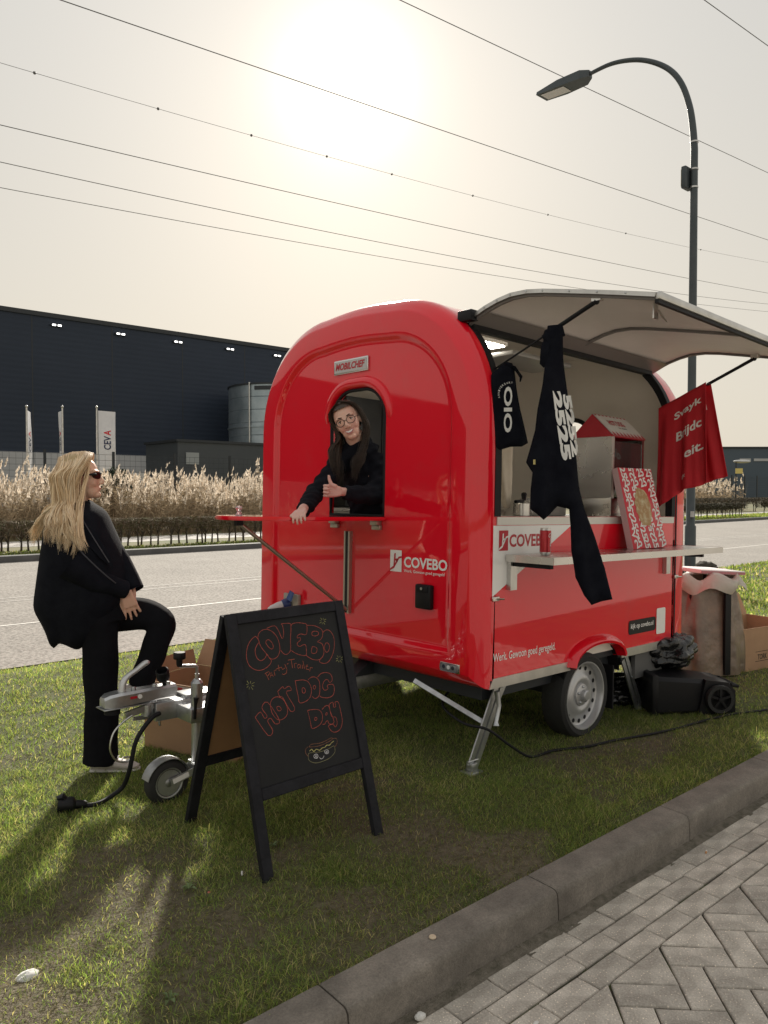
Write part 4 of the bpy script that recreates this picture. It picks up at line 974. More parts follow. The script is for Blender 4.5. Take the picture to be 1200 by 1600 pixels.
mb=MB(); mb.tube(smooth_path([(-1.475,yc,.47),(-1.468,yc,.525),(-1.445,yc,.555),(-1.40,yc,.580),(-1.36,yc,.606),(-1.335,yc,.612)],3),[.026,.025,.024,.022,.021,.020,.019,.018,.018,.018,.018,.019,.020,.019,.017,.011],10,flat=.7); mb.build('coupling_handle', mat('cast_alu',(.56,.56,.56),.42,metal=.7), cp, smooth=60)
for x in (-1.42,-1.31,-1.235): mb=MB(); mb.lathe([(.012,.482),(.012,.498),(.008,.502)],(x,yc-.012,0),(0,0,1),6); mb.build('bolt', m_steel, cp)
mb=MB(); mb.lathe([(.011,0),(.011,.003)],(-1.40,yc-.0425,.458),(0,-1,0),12); mb.build('wear_indicator', m_white, cp)
mb=MB(); mb.box((-1.45,yc-.0465,.452),(-1.415,yc-.0445,.464)); mb.build('warning_sticker', m_redvin, cp)
mb=MB(); mb.lathe([(.030,.0),(.033,.01),(.033,.05),(.028,.055),(.024,.045),(.024,.02)],(-1.27,yc-.03,.525),(-.35,-.35,.85),16); mb.tube([(-1.26,yc-.02,.488),(-1.27,yc-.025,.53)],.010,8); mb.build('plug_holder', m_blackp, cp, smooth=50)
mb=MB(); mb.bar((-1.47,yc-.035,.375),(-1.33,yc-.04,.405),.020,.030); mb.bar((-1.43,yc-.035,.352),(-1.31,yc-.035,.345),.012,.018); mb.lathe([(.030,-.02),(.030,.035)],(-1.355,yc-.03,.375),(0,0,1),12); mb.build('brake_lever', m_steel, cp)
mb=MB(); mb.lathe([(.022,.0),(.022,.006)],(-1.16,yc-.0625,.368),(0,-1,0),12); mb.build('fixing_bolt', m_steel, cp)
mb=MB(); mb.tube([(-1.30,yc-.05,.322),(-1.30,yc-.05,.308),(-1.295,yc-.045,.298)],.006,6); mb.build('safety_eye', m_steel, cp)
mb=MB(); mb.tube(smooth_path([(-1.45,.95,.38),(-1.50,.95,.355),(-1.545,.95,.31),(-1.559,.95,.24),(-1.53,.95,.18),(-1.476,.95,.162),(-1.462,.95,.18),(-1.49,.95,.186)],4),.0045,6); mb.build('breakaway_cable', m_alu, cp, smooth=60)
# jockey wheel
jk=empty('jockey_wheel'); jk.parent=T; jx=-1.165; jy=.845
mb=MB(); mb.tube([(jx,jy,.06),(jx,jy,.50)],.024,14); mb.tube([(jx,jy,.345),(jx,jy,.515)],.030,14); mb.lathe([(.030,.515),(.020,.53),(.012,.535)],(jx,jy,0),(0,0,1),14); mb.tube([(jx,jy,.53),(jx,jy,.56)],.011,8); mb.build('jockey_tube', m_steel, jk)
mb=MB(); mb.tube([(jx,jy,.555),(jx,jy,.592),(jx-.01,jy,.600),(jx-.09,jy+.01,.608)],.008,8); mb.build('crank', m_steel, jk, smooth=60)
mb=MB(); mb.lathe([(.012,.606),(.015,.615),(.016,.640),(.028,.643),(.030,.648),(.030,.672),(.027,.676)],(jx-.092,jy+.01,0),(0,0,1),14); mb.build('crank_knob', m_blackp, jk, smooth=40)
mb=MB(); mb.box((jx-.05,jy-.036,.325),(jx+.16,jy+.113,.395),bev=.005); mb.build('clamp', m_steel, jk)
mb=MB(); mb.tube([(jx-.035,jy-.045,.35),(jx-.035,jy-.05,.42),(jx-.032,jy-.05,.455)],[.008,.008,.014],8); mb.build('clamp_lever', m_blackp, jk)
jw=Vector((-1.325,jy-.005,.062))
mb=MB(); mb.lathe([(.062,-.028),(.094,-.030),(.107,-.018),(.109,0),(.107,.018),(.094,.030),(.062,.028)],jw,(0,1,0),36,cap=False); mb.build('tyre', m_tyre, jk, smooth=50)
mb=MB(); mb.lathe([(.070,-.0275),(.072,-.031),(.066,-.030),(.060,-.022),(.045,-.016),(.032,-.020),(.014,-.032),(.001,-.032)],jw,(0,1,0),28); mb.build('rim', m_steel, jk, smooth=40)
mb=MB(); mb.bar(jw+Vector((0,-.040,.004)),(jx+.01,jy-.036,.10),.036,.005,up=(0,1,0)); mb.build('fork', m_steel, jk)
mb=MB(); mb.bar(jw+Vector((0,.040,.004)),(jx+.01,jy+.036,.10),.036,.005,up=(0,1,0)); mb.build('fork', m_steel, jk)
mb=MB(); mb.box((jx-.026,jy-.034,.06),(jx+.03,jy+.034,.13)); mb.build('fork_bridge', m_steel, jk)
mb=MB(); mb.bar(jw+Vector((.012,-.0435,.006)),jw+Vector((.095,-.0435,.026)),.024,.001,up=(0,1,0)); mb.build('fork_label', m_white, jk)
rgs=[]
for a in range(165,20,-10): rgs.append([jw+Vector((r_*math.cos(R(a)),y,r_*math.sin(R(a)))) for r_,y in ((.113,-.034),(.116,-.034),(.116,.034),(.113,.034))])
mb=MB(); mb.loft(rgs); mb.build('mudguard', m_steel, jk)
# trailer lighting cable with seven-pin plug lying on the grass
cab=[(-1.16,yc-.04,.33),(-1.19,yc-.06,.30),(-1.23,yc-.08,.22),(-1.25,yc-.09,.12),(-1.27,yc-.10,.05),(-1.33,yc-.12,.0),(-1.42,yc-.12,-.02),(-1.52,yc-.08,-.022),(-1.60,yc-.04,-.02)]
# ================================================================= THINGS ROUND THE TRAILER
from mathutils.geometry import delaunay_2d_cdt
m_cloth = mat('black_cotton', (.0055,.006,.010), .95, spec=.08, col2=(.009,.010,.015), vs=12, bump=.3, bs=260)
m_redcloth = mat('red_cloth', (.52,.010,.022), .75, col2=(.46,.008,.018), vs=3, bump=.15, bs=200)
m_print = mat('white_print', (.72,.71,.69), .7)
m_card = mat('cardboard', (.42,.255,.15), .85, col2=(.37,.22,.13), vs=5, bump=.1, bs=60)
m_cardin = mat('cardboard_inside', (.36,.21,.125), .9, col2=(.32,.19,.11), vs=4)
m_print_k = mat('black_print', (.03,.025,.02), .8)

def inside(p, poly):
    x,y = p; c = False; n = len(poly)
    for i in range(n):
        x1,y1 = poly[i]; x2,y2 = poly[i-1]
        if (y1>y)!=(y2>y) and x < (x2-x1)*(y-y1)/(y2-y1)+x1: c = not c
    return c
def resample(poly, step):
    out=[]
    for i in range(len(poly)):
        a=Vector(poly[i]); b=Vector(poly[(i+1)%len(poly)]); k=max(1,int((b-a).length/step))
        out+=[tuple(a.lerp(b,j/k)) for j in range(k)]
    return out
def cloth(name, outline, org, ax, ay, thick, material, parent=None, step=.012, fold=.012, ffreq=(38,6), label=None):
    """a garment: closed, padded sheet filling an outline, with vertical folds. returns object and surface map"""
    az_ = ax.cross(ay).normalized()
    ol = resample(outline, step); xs_=[p[0] for p in ol]; ys_=[p[1] for p in ol]; pts=[Vector(p) for p in ol]; nb=len(pts)
    rr=random.Random(5)
    y=min(ys_)+step
    while y<max(ys_):
        x=min(xs_)+step
        while x<max(xs_):
            q=(x+rr.uniform(-.25,.25)*step, y+rr.uniform(-.25,.25)*step)
            if inside(q,ol) and min((q[0]-a)**2+(q[1]-b)**2 for a,b in ol) > (step*.55)**2: pts.append(Vector(q))
            x+=step
        y+=step
    res=delaunay_2d_cdt(pts,[(i,(i+1)%nb) for i in range(nb)],[],0,1e-6)
    P=res[0]; tri=[f for f in res[2] if inside(tuple(sum((P[i] for i in f),Vector((0,0)))/len(f)),ol)]
    def prof(p):
        d=math.sqrt(min((p.x-a)**2+(p.y-b)**2 for a,b in ol)); return thick*min(1,d/(thick*1.4))**.5 if d>1e-5 else 0
    def fo(x,y): return fold*(math.sin(x*ffreq[0]+1.3*math.sin(y*ffreq[1])+y*ffreq[1]*.6)+.6*math.sin(x*ffreq[0]*.53-y*ffreq[1]*1.7+2))
    def S(x,y,off=.002):
        p=Vector((x,y)); return org+ax*x+ay*y+az_*(prof(p)+fo(x,y)+off)
    dd=[prof(p) for p in P]; n=len(P)
    vs=[org+ax*p.x+ay*p.y+az_*(d+fo(p.x,p.y)) for p,d in zip(P,dd)]+[org+ax*p.x+ay*p.y+az_*(-d*.8+fo(p.x,p.y)-.002) for p,d in zip(P,dd)]
    fs=[tuple(f) for f in tri]+[tuple(n+i for i in f[::-1]) for f in tri]
    for i in range(nb): fs.append((i,n+i,n+(i+1)%nb,(i+1)%nb))
    mb=MB(); mb.add(vs,fs); o=mb.build(name,material,parent,smooth=75); return o,S
CRT = Vector((RGT.x,RGT.y,0)); CFH = Vector((FWD.x,FWD.y,0)).normalized(); ZUP = Vector((0,0,1))
def px_out(pts, c, s): return [((x-c[0])*s, (c[1]-y)*s) for x,y in pts]

# black shirt hung on the near strut
c1=(787.8,570.6); s1=.003375
ol=px_out([(767,586),(774,579),(784,570),(792,566),(800,568),(804,578),(807,605),(813,640),(820,668),(826,692),(815,698),(798,698),(782,703),(770,703),(768,660),(767,620)],c1,s1)
o,S=cloth('black_shirt', ol, tw(.13,-.02,2.16), CRT, ZUP, .020, m_cloth, step=.011, fold=.010, ffreq=(50,5))
tag(o,'small black shirt with white round print hanging by the front edge of the hatch','shirt','garments hung on the hatch struts')
def smap(S, x0, y0, rot=False):
    return (lambda u,v: S(x0+u,y0+v)) if not rot else (lambda u,v: S(x0+v, y0-u))
lettering('OIO', smap(S,-.002,-.115,True), .24, .042, .03, o, m_print, 'print')
for k,ch in enumerate('ANNIVERSARY'):
    a=R(200-k*11.5); cx,cy=.028,-.155; r_=.055
    px_,py_=cx+r_*math.cos(a),cy+r_*math.sin(a); t_=a-math.pi/2
    lettering(ch,(lambda u,v,px_=px_,py_=py_,t_=t_: S(px_+u*math.cos(t_)-v*math.sin(t_), py_+u*math.sin(t_)+v*math.cos(t_))),.0075,.010,.01,o,m_print,'print')
mb=MB(); p=tw(.13,-.05,2.165); mb.tube([p+CRT*(-.02),p+CRT*.03+ZUP*(-.02),p+CRT*.065+ZUP*(-.07),p+CRT*.06+ZUP*(-.095)],[.010,.016,.017,.008],8,flat=.5); mb.build('tie', m_cloth, o)

# long black hoodie knotted on the near strut
c2=(866.2,514.9); s2p=.00319
ol=px_out([(846,528),(850,517),(860,511),(871,513),(877,524),(879,560),(886,615),(894,680),(901,722),(906,760),(916,800),(931,842),(946,888),(957,936),(942,941),(926,946),(913,930),(899,902),(892,860),(891,820),(889,795),(872,791),(861,803),(849,812),(838,803),(828,795),(829,765),(832,738),(823,722),(829,700),(836,672),(839,640),(846,600),(850,565),(852,545)],c2,s2p)
o,S=cloth('black_hoodie', ol, tw(.13,-.33,2.30)-CFH*.02, CRT, ZUP, .034, m_cloth, step=.012, fold=.015, ffreq=(40,5))
tag(o,'long black hoodie with white number print and dangling sleeve, knotted over the strut','hoodie','garments hung on the hatch struts')
ang=math.atan2(34*s2p,105*s2p)
def hp(u,v):  # u runs down the garment, v across
    x=(862-c2[0])*s2p; y=(c2[1]-612)*s2p
    t=u; lx=x+t*.135+v*(.88+.0*t); return S(lx, y-t+v*.06)
for i,(tx,v0,w_) in enumerate((('2525',-.004,.050),('5252',.052,.042))):
    lettering(tx,(lambda u,v,v0=v0: hp(u+.02*(v0>.01), v0+v)),.345 if i==0 else .31,w_,.055,o,m_print,'print')
mb=MB(); p=tw(.13,-.33,2.30)-CFH*.02; mb.tube([p+CRT*(-.03)+ZUP*(-.03),p+CRT*(-.05)+ZUP*(-.09),p+CRT*(-.055)+ZUP*(-.17),p+CRT*(-.045)+ZUP*(-.185)],[.02,.026,.026,.018],10,flat=.5); mb.tube([p+CRT*(-.015)+ZUP*(-.045),p+CRT*(-.012)+ZUP*.0,p+CRT*.012+ZUP*.004,p+CRT*.02+ZUP*(-.04)],[.03,.03,.03,.03],10); mb.build('sleeve_knot', m_cloth, o, smooth=60)
mb=MB(); q=S((830-c2[0])*s2p+.012,(c2[1]-722)*s2p); mb.box((-.008,-.003,-.012),(.008,.003,.012),M=Matrix.Translation(q)); mb.build('hem_tag', mat('tag_yellow',(.6,.5,.2),.6), o)

# red cloth over the rear strut
rs=lambda y: 2.115+ (y-.085)*(2.400-2.115)/(-.549-.085)
rings=[]; 
def redS(t,v,layer=0,off=0.):
    """t along strut 0..1, v down in metres"""
    y=.09-.335*t; z=rs(y)+.012
    y2=y+(-.045*(v/.74)*(t) if layer==0 else -.02-.13*(v/.74)*1.0)*1.0
    x=2.045+(-.012-.05*v+.020*math.sin(t*15+1)*min(1,v*3)+.010*math.sin(t*29)*min(1,v*2) if layer==0 else .015+.06*v+.015*math.sin(t*22)*min(1,v*3))-(off if layer==0 else off)
    return tw(x,y2,z-v)
def sheet_cloth(f, nu, nv, V, th=.004):
    fr=[[f(i/nu, V*j/nv) for i in range(nu+1)] for j in range(nv+1)]
    mb=MB(); mb.loft(fr,cap=False,open_ring=True); return mb
mb=sheet_cloth(lambda t,v: redS(t,v*(1+.02*math.sin(t*9)-.06*t)), 40, 30, .70)
o=mb.build('red_cloth', m_redcloth, None, smooth=75); tag(o,'red cloth with white lettering draped over the rear strut','cloth')
md=o.modifiers.new('thick','SOLIDIFY'); md.thickness=.004
mb=sheet_cloth(lambda t,v: redS(.55+.45*t,v*(.93+.03*t),1), 18, 26, .66); bk=mb.build('back_fold', m_redcloth, o, smooth=75)
md=bk.modifiers.new('thick','SOLIDIFY'); md.thickness=.004
def rl(t0,v0): return lambda u,v: redS(t0+u/.34, v0-v-.18*u, 0, .008)
lettering('Svayk', rl(.36,.165), .185, .062, .024, o, m_print,'lettering')
lettering('Brijdc', rl(.40,.325), .165, .082, .024, o, m_print,'lettering')
lettering('eit.', rl(.60,.455), .105, .060, .024, o, m_print,'lettering')
lettering('Ex', rl(.50,.585), .04, .028, .02, o, m_print,'lettering')
lettering('i', lambda u,v: redS(.84+u/.34,.165-v,1,.028), .012, .055, .024, bk, m_print,'lettering')

# tall printed box leaning on the shelf
m_25 = mat('red_print_box', (.55,.012,.03), .4)
bxo=empty('printed_box','tall red box patterned with white 25s leaning on the serving shelf','box'); bxo.matrix_world=TM@Matrix.Translation((1.33,-.125,1.1585))@Matrix.Rotation(R(-13.5),4,'X')@Matrix.Rotation(R(-4),4,'Z')
mb=MB(); mb.box((0,0,0),(.385,.045,.53),bev=.002); mb.build('carton', m_25, bxo)
mb=MB(); mb.box((-.0015,.001,.001),(-.0003,.044,.529)); mb.build('carton_side', mat('pink_side',(.50,.33,.34),.5), bxo)
rr=random.Random(3)
for r_ in range(8):
    for c_ in range(4):
        cx=.05+c_*.096+(.0 if r_%2 else .012); cz=.035+r_*.0665; rot=rr.choice((0,.3,-.3,1.57,-1.4,.15)); 
        if (cx-.20)**2/.09**2+(cz-.27)**2/.13**2<.8: continue
        lettering('25',(lambda u,v,cx=cx,cz=cz,rot=rot: Vector((min(.384,max(.001,cx+(u-.036)*math.cos(rot)-(v-.028)*math.sin(rot))),-.0012,min(.529,max(.001,cz+(u-.036)*math.sin(rot)+(v-.028)*math.cos(rot)))))),.076,.060,.03,bxo,m_print,'number_print')
mb=MB(); mb.add([(.20+.088*math.cos(k*math.pi/14)*(1+.08*math.sin(k*3)),-.0015,.27+.128*math.sin(k*math.pi/14)*(1+.06*math.sin(k*5))) for k in range(28)],[tuple(range(28))]); mb.build('food_picture', mat('food_print',(.36,.20,.07),.5,col2=(.55,.50,.32),vs=28,ramp=(.45,.7)), bxo, smooth=None)
# drink can
cn=empty('drink_can','red drink can standing on the near end of the serving shelf','can'); cn.matrix_world=TM@Matrix.Translation((.345,-.150,1.1585))
m_can=mat('red_can',(.42,.010,.02),.25,metal=.4,coat=.3)
mb=MB(); mb.lathe([(.023,0),(.0255,.003),(.029,.012),(.0295,.016)],n=28); mb.build('base',m_stain,cn)
mb=MB(); mb.lathe([(.0295,.016),(.0300,.02),(.0300,.128),(.0295,.132)],n=32,cap=False); mb.build('shell',m_can,cn,smooth=60)
mb=MB(); mb.lathe([(.0295,.132),(.0265,.142),(.0270,.145),(.0245,.145),(.0240,.142),(.001,.142)],n=28); mb.build('lid',m_stain,cn,smooth=40)
def cyl(u,v,a0): a=a0+u/.0306; return Vector((.0306*math.cos(a),.0306*math.sin(a),v))
ca=math.atan2(-(TM.inverted()@Vector((0,0,1.6))).y*0-1,-.75)
lettering('Cola',lambda u,v: cyl(u,.095+v,R(-112)),.040,.022,.012,cn,m_print,'lettering',italic=.35)
lettering('zero',lambda u,v: cyl(-v+.012,.045+u,R(-95)),.045,.010,.01,cn,m_print,'lettering',italic=.2)

# hot dog machine on the counter
hm=empty('hot_dog_machine','stainless hot dog machine with red and white gabled roof on the counter','hot dog machine'); hm.matrix_world=TM@Matrix.Translation((1.45,.11,1.3585))
mb=MB(); mb.box((0,0,0),(.42,.30,.12),bev=.004); mb.build('base',m_stain,hm)
mb=MB(); mb.box((0,.0,.1205),(.012,.30,.53)); mb.build('side_panel',m_stain,hm)
mb=MB(); mb.box((.408,.0,.1205),(.42,.30,.53)); mb.build('side_panel',m_stain,hm)
mb=MB(); mb.box((.012,.29,.1205),(.408,.30,.53)); mb.build('back_panel',m_stain,hm)
mb=MB(); mb.box((.03,.002,.13),(.39,.006,.50)); mb.build('glass',mat('machine_glass',(.05,.04,.04),.05,spec=.8),hm)
for x in (.012,.392): mb=MB(); mb.box((x,-.002,.1205),(x+.016,.010,.53)); mb.build('door_post',m_stain,hm)
m_mw=mat('sign_white',(.68,.66,.62),.4)
mb=MB(); mb.prism([(-.01,.53),(.31,.53),(.15,.685)],-.008,.0,M=Matrix(((0,0,1,0),(1,0,0,0),(0,1,0,0),(0,0,0,1)))); mb.build('gable',m_redvin,hm)
mb=MB(); mb.prism([(-.01,.53),(.31,.53),(.15,.685)],.4205,.428,M=Matrix(((0,0,1,0),(1,0,0,0),(0,1,0,0),(0,0,0,1)))); mb.build('gable',m_redvin,hm)
rfm=lambda u,v,o=0: Vector((u,-.014+v*.164-.5*o*.02,.532+v*.156+o*.02))
mb=MB(); mb.add([rfm(0,0),rfm(.42,0),rfm(.42,1),rfm(0,1)],[(0,1,2,3)]); mb.add([(0,.314,.532),(.42,.314,.532),(.42,.15,.688),(0,.15,.688)],[(0,1,2,3)]); mb.build('roof',m_mw,hm,smooth=None)
for k in range(9):
    mb=MB(); mb.add([rfm(.012+k*.047,.94,.06),rfm(.035+k*.047,.94,.06),rfm(.035+k*.047,1,.06),rfm(.012+k*.047,1,.06)],[(0,1,2,3)]); mb.build('roof_stripe',m_redvin,hm,smooth=None)
    mb=MB(); mb.add([rfm(.0+k*.0466,0,.06),rfm(.046+k*.0466,0,.06),rfm(.034+k*.0466,.24,.06),rfm(.018+k*.0466,.12,.06)],[(0,1,2,3)]); mb.build('roof_flame',m_redvin,hm,smooth=None)
lettering('HOT DOG',lambda u,v: rfm(.10+u,.52+v,.08),.20,.24,.03,hm,m_redvin)
lettering('the classic',lambda u,v: rfm(.17+u,.38+v,.08),.11,.08,.01,hm,m_print_k)
mb=MB(); mb.box((-.004,.0,.526),(.424,.004,.545)); mb.build('roof_lip',m_redvin,hm)
# pot with tongs, cream bag and grey crate on the counter
pt=empty('cooking_pot','small steel pot with tongs on the counter near the front edge','pot'); pt.matrix_world=TM@Matrix.Translation((.60,.20,1.3585))
mb=MB(); mb.lathe([(.045,0),(.05,.004),(.05,.075),(.053,.078),(.048,.078),(.046,.01)],n=24); mb.build('pot',m_stain,pt)
mb=MB(); mb.tube([(-.06,0,.085),(.05,.02,.09),(.09,.05,.13)],[.010,.012,.018],8); mb.build('ladle',m_blackp,pt); mb=MB(); mb.tube([(.03,.0,.08),(.09,.02,.06),(.14,.03,.02)],[.014,.012,.010],8); mb.build('tongs',m_alu,pt)
bgm=mat('cream_film',(.62,.54,.44),.45,col2=(.55,.47,.37),vs=7,sub=.0)
rg=[]
for k,(z,rx,ry,ox) in enumerate(((0,.012,.02,.02),(.05,.03,.03,.01),(.12,.042,.04,.0),(.2,.05,.045,-.005),(.28,.05,.045,-.004),(.36,.046,.04,.006),(.40,.03,.03,.02),(.43,.04,.035,.03))):
    rg.append([Vector((ox+rx*math.cos(a)*(1+.16*math.sin(5*a+k*.7)),ry*math.sin(a)*(1+.16*math.sin(5*a+k*.7)),z)) for a in [2*math.pi*j/30 for j in range(30)]])
mb=MB(); mb.loft(rg); o=mb.build('plastic_bag',bgm,None,smooth=60); o.matrix_world=TM@Matrix.Translation((.575,.31,1.405)); tag(o,'cream plastic bag hanging inside the serving opening below the small black shirt','bag')
mb=MB(); mb.box((0,0,0),(.30,.16,.11),bev=.008); o=mb.build('grey_box',mat('grey_tin',(.30,.29,.27),.5),None); o.matrix_world=TM@Matrix.Translation((.98,.34,1.3585)); tag(o,'grey tin on the counter behind the hoodie','tin')

# ---------------------------------------------------------------- chalkboard
CHALK = {'r':[[(104,93),(85,101),(63,122),(49,151),(45,180),(51,205),(66,222),(90,234),(115,235),(140,227),(158,215),(163,202),(155,192),(149,178),(145,173)],[(104,93),(118,117),(106,128),(92,148),(91,170),(98,188),(112,197),(128,193),(140,183),(144,173),(130,153),(120,134),(116,116)],[(116,116),(114,98),(125,80),(145,71),(168,72),(190,84),(208,106),(216,134),(215,165),(204,186),(188,197),(169,199),(153,188),(145,173)],[(155,117),(166,116),(179,129),(184,146),(177,157),(165,152),(154,137),(149,125),(155,117)],[(164,67),(192,61),(208,62),(215,69),(225,90),(235,120),(247,102),(248,66),(243,57),(269,58),(290,62),(289,85),(278,129),(270,173),(256,187),(241,190),(229,183),(218,168)],[(291,73),(302,63),(331,62),(358,68),(377,77),(367,118),(338,113),(326,115),(316,120),(316,129),(329,127),(329,140),(314,147),(309,158),(321,166),(339,162),(353,164),(353,185),(346,209),(314,202),(288,189),(272,176)],[(376,79),(413,85),(440,96),(458,113),(455,136),(441,151),(421,160),(443,170),(449,194),(442,221),(416,238),(382,233),(357,218),(348,209)],[(398,115),(411,110),(433,116),(432,128),(415,132),(398,127),(398,115)],[(388,176),(405,181),(412,191),(403,206),(385,206),(378,198),(388,176)],[(457,124),(473,115),(491,114),(509,129),(517,156),(512,189),(498,220),(477,245),(454,258),(430,257),(414,247),(419,238)],[(466,171),(478,173),(484,189),(474,207),(461,212),(454,199),(457,183),(466,171)],[(45,417),(73,401),(88,429),(102,422),(83,386),(114,369),(159,452),(136,462),(118,435),(101,445),(119,486),(93,499),(45,417)],[(125,384),(133,366),(153,356),(174,359),(193,373),(204,397),(206,423),(195,442),(172,451),(152,448),(137,433),(127,412),(125,384)],[(156,396),(167,396),(175,406),(172,414),(161,413),(155,404),(156,396)],[(172,335),(200,320),(206,330),(232,324),(241,342),(213,348),(244,417),(220,426),(192,364),(177,357),(172,335)],[(268,307),(309,310),(335,323),(346,352),(337,382),(314,399),(274,402),(271,374),(269,343),(268,307)],[(297,345),(306,343),(314,355),(307,365),(296,362),(297,345)],[(337,314),(356,306),(378,310),(394,328),(392,360),(381,390),(359,399),(343,387)],[(359,345),(368,344),(370,354),(363,359),(357,354),(359,345)],[(389,312),(409,300),(433,298),(458,306),(468,322),(465,340),(450,345),(443,332),(429,330),(415,341),(408,358),(414,372),(429,373),(436,367),(436,354),(468,357),(469,383),(455,403),(427,408),(394,400),(385,392)],[(308,440),(339,442),(369,450),(381,470),(376,496),(355,513),(317,518),(313,496),(311,469),(308,440)],[(340,477),(347,477),(350,484),(341,489),(336,484),(340,477)],[(386,451),(402,441),(422,442),(428,470),(439,513),(423,521),(409,516),(406,504),(397,504),(387,513),(375,512)],[(402,470),(409,469),(407,477),(400,478),(402,470)],[(426,438),(449,431),(450,452),(462,452),(462,434),(480,437),(484,472),(485,517),(471,546),(447,558),(422,554),(408,537),(406,524),(431,524),(440,537),(454,525),(452,497),(430,489),(426,438)]],'o':[[(125,251),(131,265),(137,281)],[(121,253),(142,247),(148,255),(133,264)],[(145,273),(154,251),(161,271)],[(148,265),(160,264)],[(170,269),(169,247),(180,247)],[(194,227),(195,253)],[(182,243),(205,239)],[(208,238),(213,250),(227,245)],[(228,230),(235,253),(229,268),(215,272),(207,267)],[(239,231),(247,230)],[(247,215),(283,216)],[(264,215),(265,252)],[(277,254),(277,235),(290,235)],[(307,244),(298,241),(291,248),(294,258),(303,255),(307,244),(308,261)],[(318,246),(317,262)],[(325,230),(327,265)],[(336,258),(348,257),(345,250),(336,256),(337,269),(350,271)],[(352,280),(359,264),(371,268)]],'b':[[(286,588),(299,580),(343,585),(378,582),(408,577),(415,583),(387,590),(346,595),(307,592),(286,588)],[(276,626),(264,610),(266,594),(281,586)],[(415,581),(435,585),(437,601),(426,614),(416,617)]],'g':[[(274,621),(281,612),(313,617),(352,620),(387,617),(415,612),(419,624),(414,640),(385,655),(349,660),(310,659),(285,649),(273,636),(274,621)]],'y':[[(285,605),(297,600),(306,611),(321,605),(337,613),(352,607),(367,607),(379,601),(393,604),(406,597),(419,593)]],'w':[[(324,635),(321,638),(317,641),(311,640),(306,638),(303,634),(302,630),(305,626),(309,624),(315,624),(320,626),(323,630),(324,635)],[(383,630),(381,633),(376,635),(371,635),(366,633),(363,629),(362,625),(364,621),(369,619),(374,619),(379,622),(382,625),(383,630)],[(317,634),(316,635),(315,636),(313,636),(311,635),(310,634),(310,632),(310,631),(312,630),(314,630),(316,631),(317,633),(317,634)],[(377,629),(376,630),(374,631),(372,631),(370,630),(369,629),(369,627),(370,626),(371,625),(373,625),(375,626),(376,628),(377,629)],[(330,640),(337,649),(349,647),(355,640)]],'s':[[(478,74),(487,76)],[(473,77),(479,88)],[(467,77),(463,85)],[(462,74),(449,79)],[(462,69),(453,66)],[(466,65),(461,55)],[(473,65),(476,58)],[(477,68),(491,64)],[(537,255),(546,258)],[(531,259),(537,270)],[(524,259),(521,266)],[(519,255),(506,259)],[(519,250),(510,247)],[(524,245),(518,235)],[(531,245),(535,239)],[(536,250),(550,245)],[(51,290),(62,294)],[(46,294),(53,307)],[(39,294),(35,303)],[(34,290),(19,295)],[(34,284),(23,280)],[(38,280),(31,267)],[(45,280),(49,271)],[(50,284),(66,279)]]}
m_frame=mat('black_stained_wood',(.009,.009,.012),.6,spec=.2,col2=(.018,.018,.023),vs=9,bump=.4,bs=40)
m_slate=mat('slate',(.020,.020,.021),.8,spec=.2,col2=(.026,.026,.027),vs=3,vdet=8)
m_ply=mat('board_back',(.34,.185,.085),.75,col2=(.28,.15,.07),vs=4)
BTL=Vector((1.612,2.80,1.08)); BU=(Vector((2.15,2.50,.10))-Vector((1.585,2.479,.10))).normalized(); BV=(Vector((1.585,2.479,.10))-BTL).normalized(); BN=BU.cross(BV).normalized()
if BN.y>0: BN=-BN
cb=empty('chalkboard_sign','black A-frame chalkboard reading COVEBO Party Trailer HOT DOG DAY on the grass','chalkboard'); cb.location=(1.87,2.8,.1)
cb_inv=Matrix.Translation((-1.87,-2.8,-.1))
def bp(u,v,o=0.): return cb_inv@(BTL+BU*u+BV*v+BN*o)
def bq(mb,u0,u1,v0,v1,o0,o1):
    vs=[bp(u,v,o) for o in (o0,o1) for u,v in ((u0,v0),(u1,v0),(u1,v1),(u0,v1))]
    return mb.add(vs,[(0,3,2,1),(4,5,6,7),(0,1,5,4),(1,2,6,5),(2,3,7,6),(3,0,4,7)])
def bevel_obj(o,w=.003):
    md=o.modifiers.new('bevel','BEVEL'); md.width=w; md.segments=2; md.limit_method='ANGLE'; return o
for u0,u1 in ((-.028,.020),(.550,.598)):
    mb=MB(); bq(mb,u0,u1,-.012,1.036,-.018,.008); bevel_obj(mb.build('leg',m_frame,cb))
mb=MB(); bq(mb,.0205,.5495,-.010,.034,-.017,.007); bevel_obj(mb.build('top_rail',m_frame,cb))
mb=MB(); bq(mb,.0205,.5495,.692,.738,-.017,.007); bevel_obj(mb.build('bottom_rail',m_frame,cb))
mb=MB(); bq(mb,.0205,.5495,.0345,.6915,-.012,-.004); pn=mb.build('panel',m_slate,cb,smooth=None)
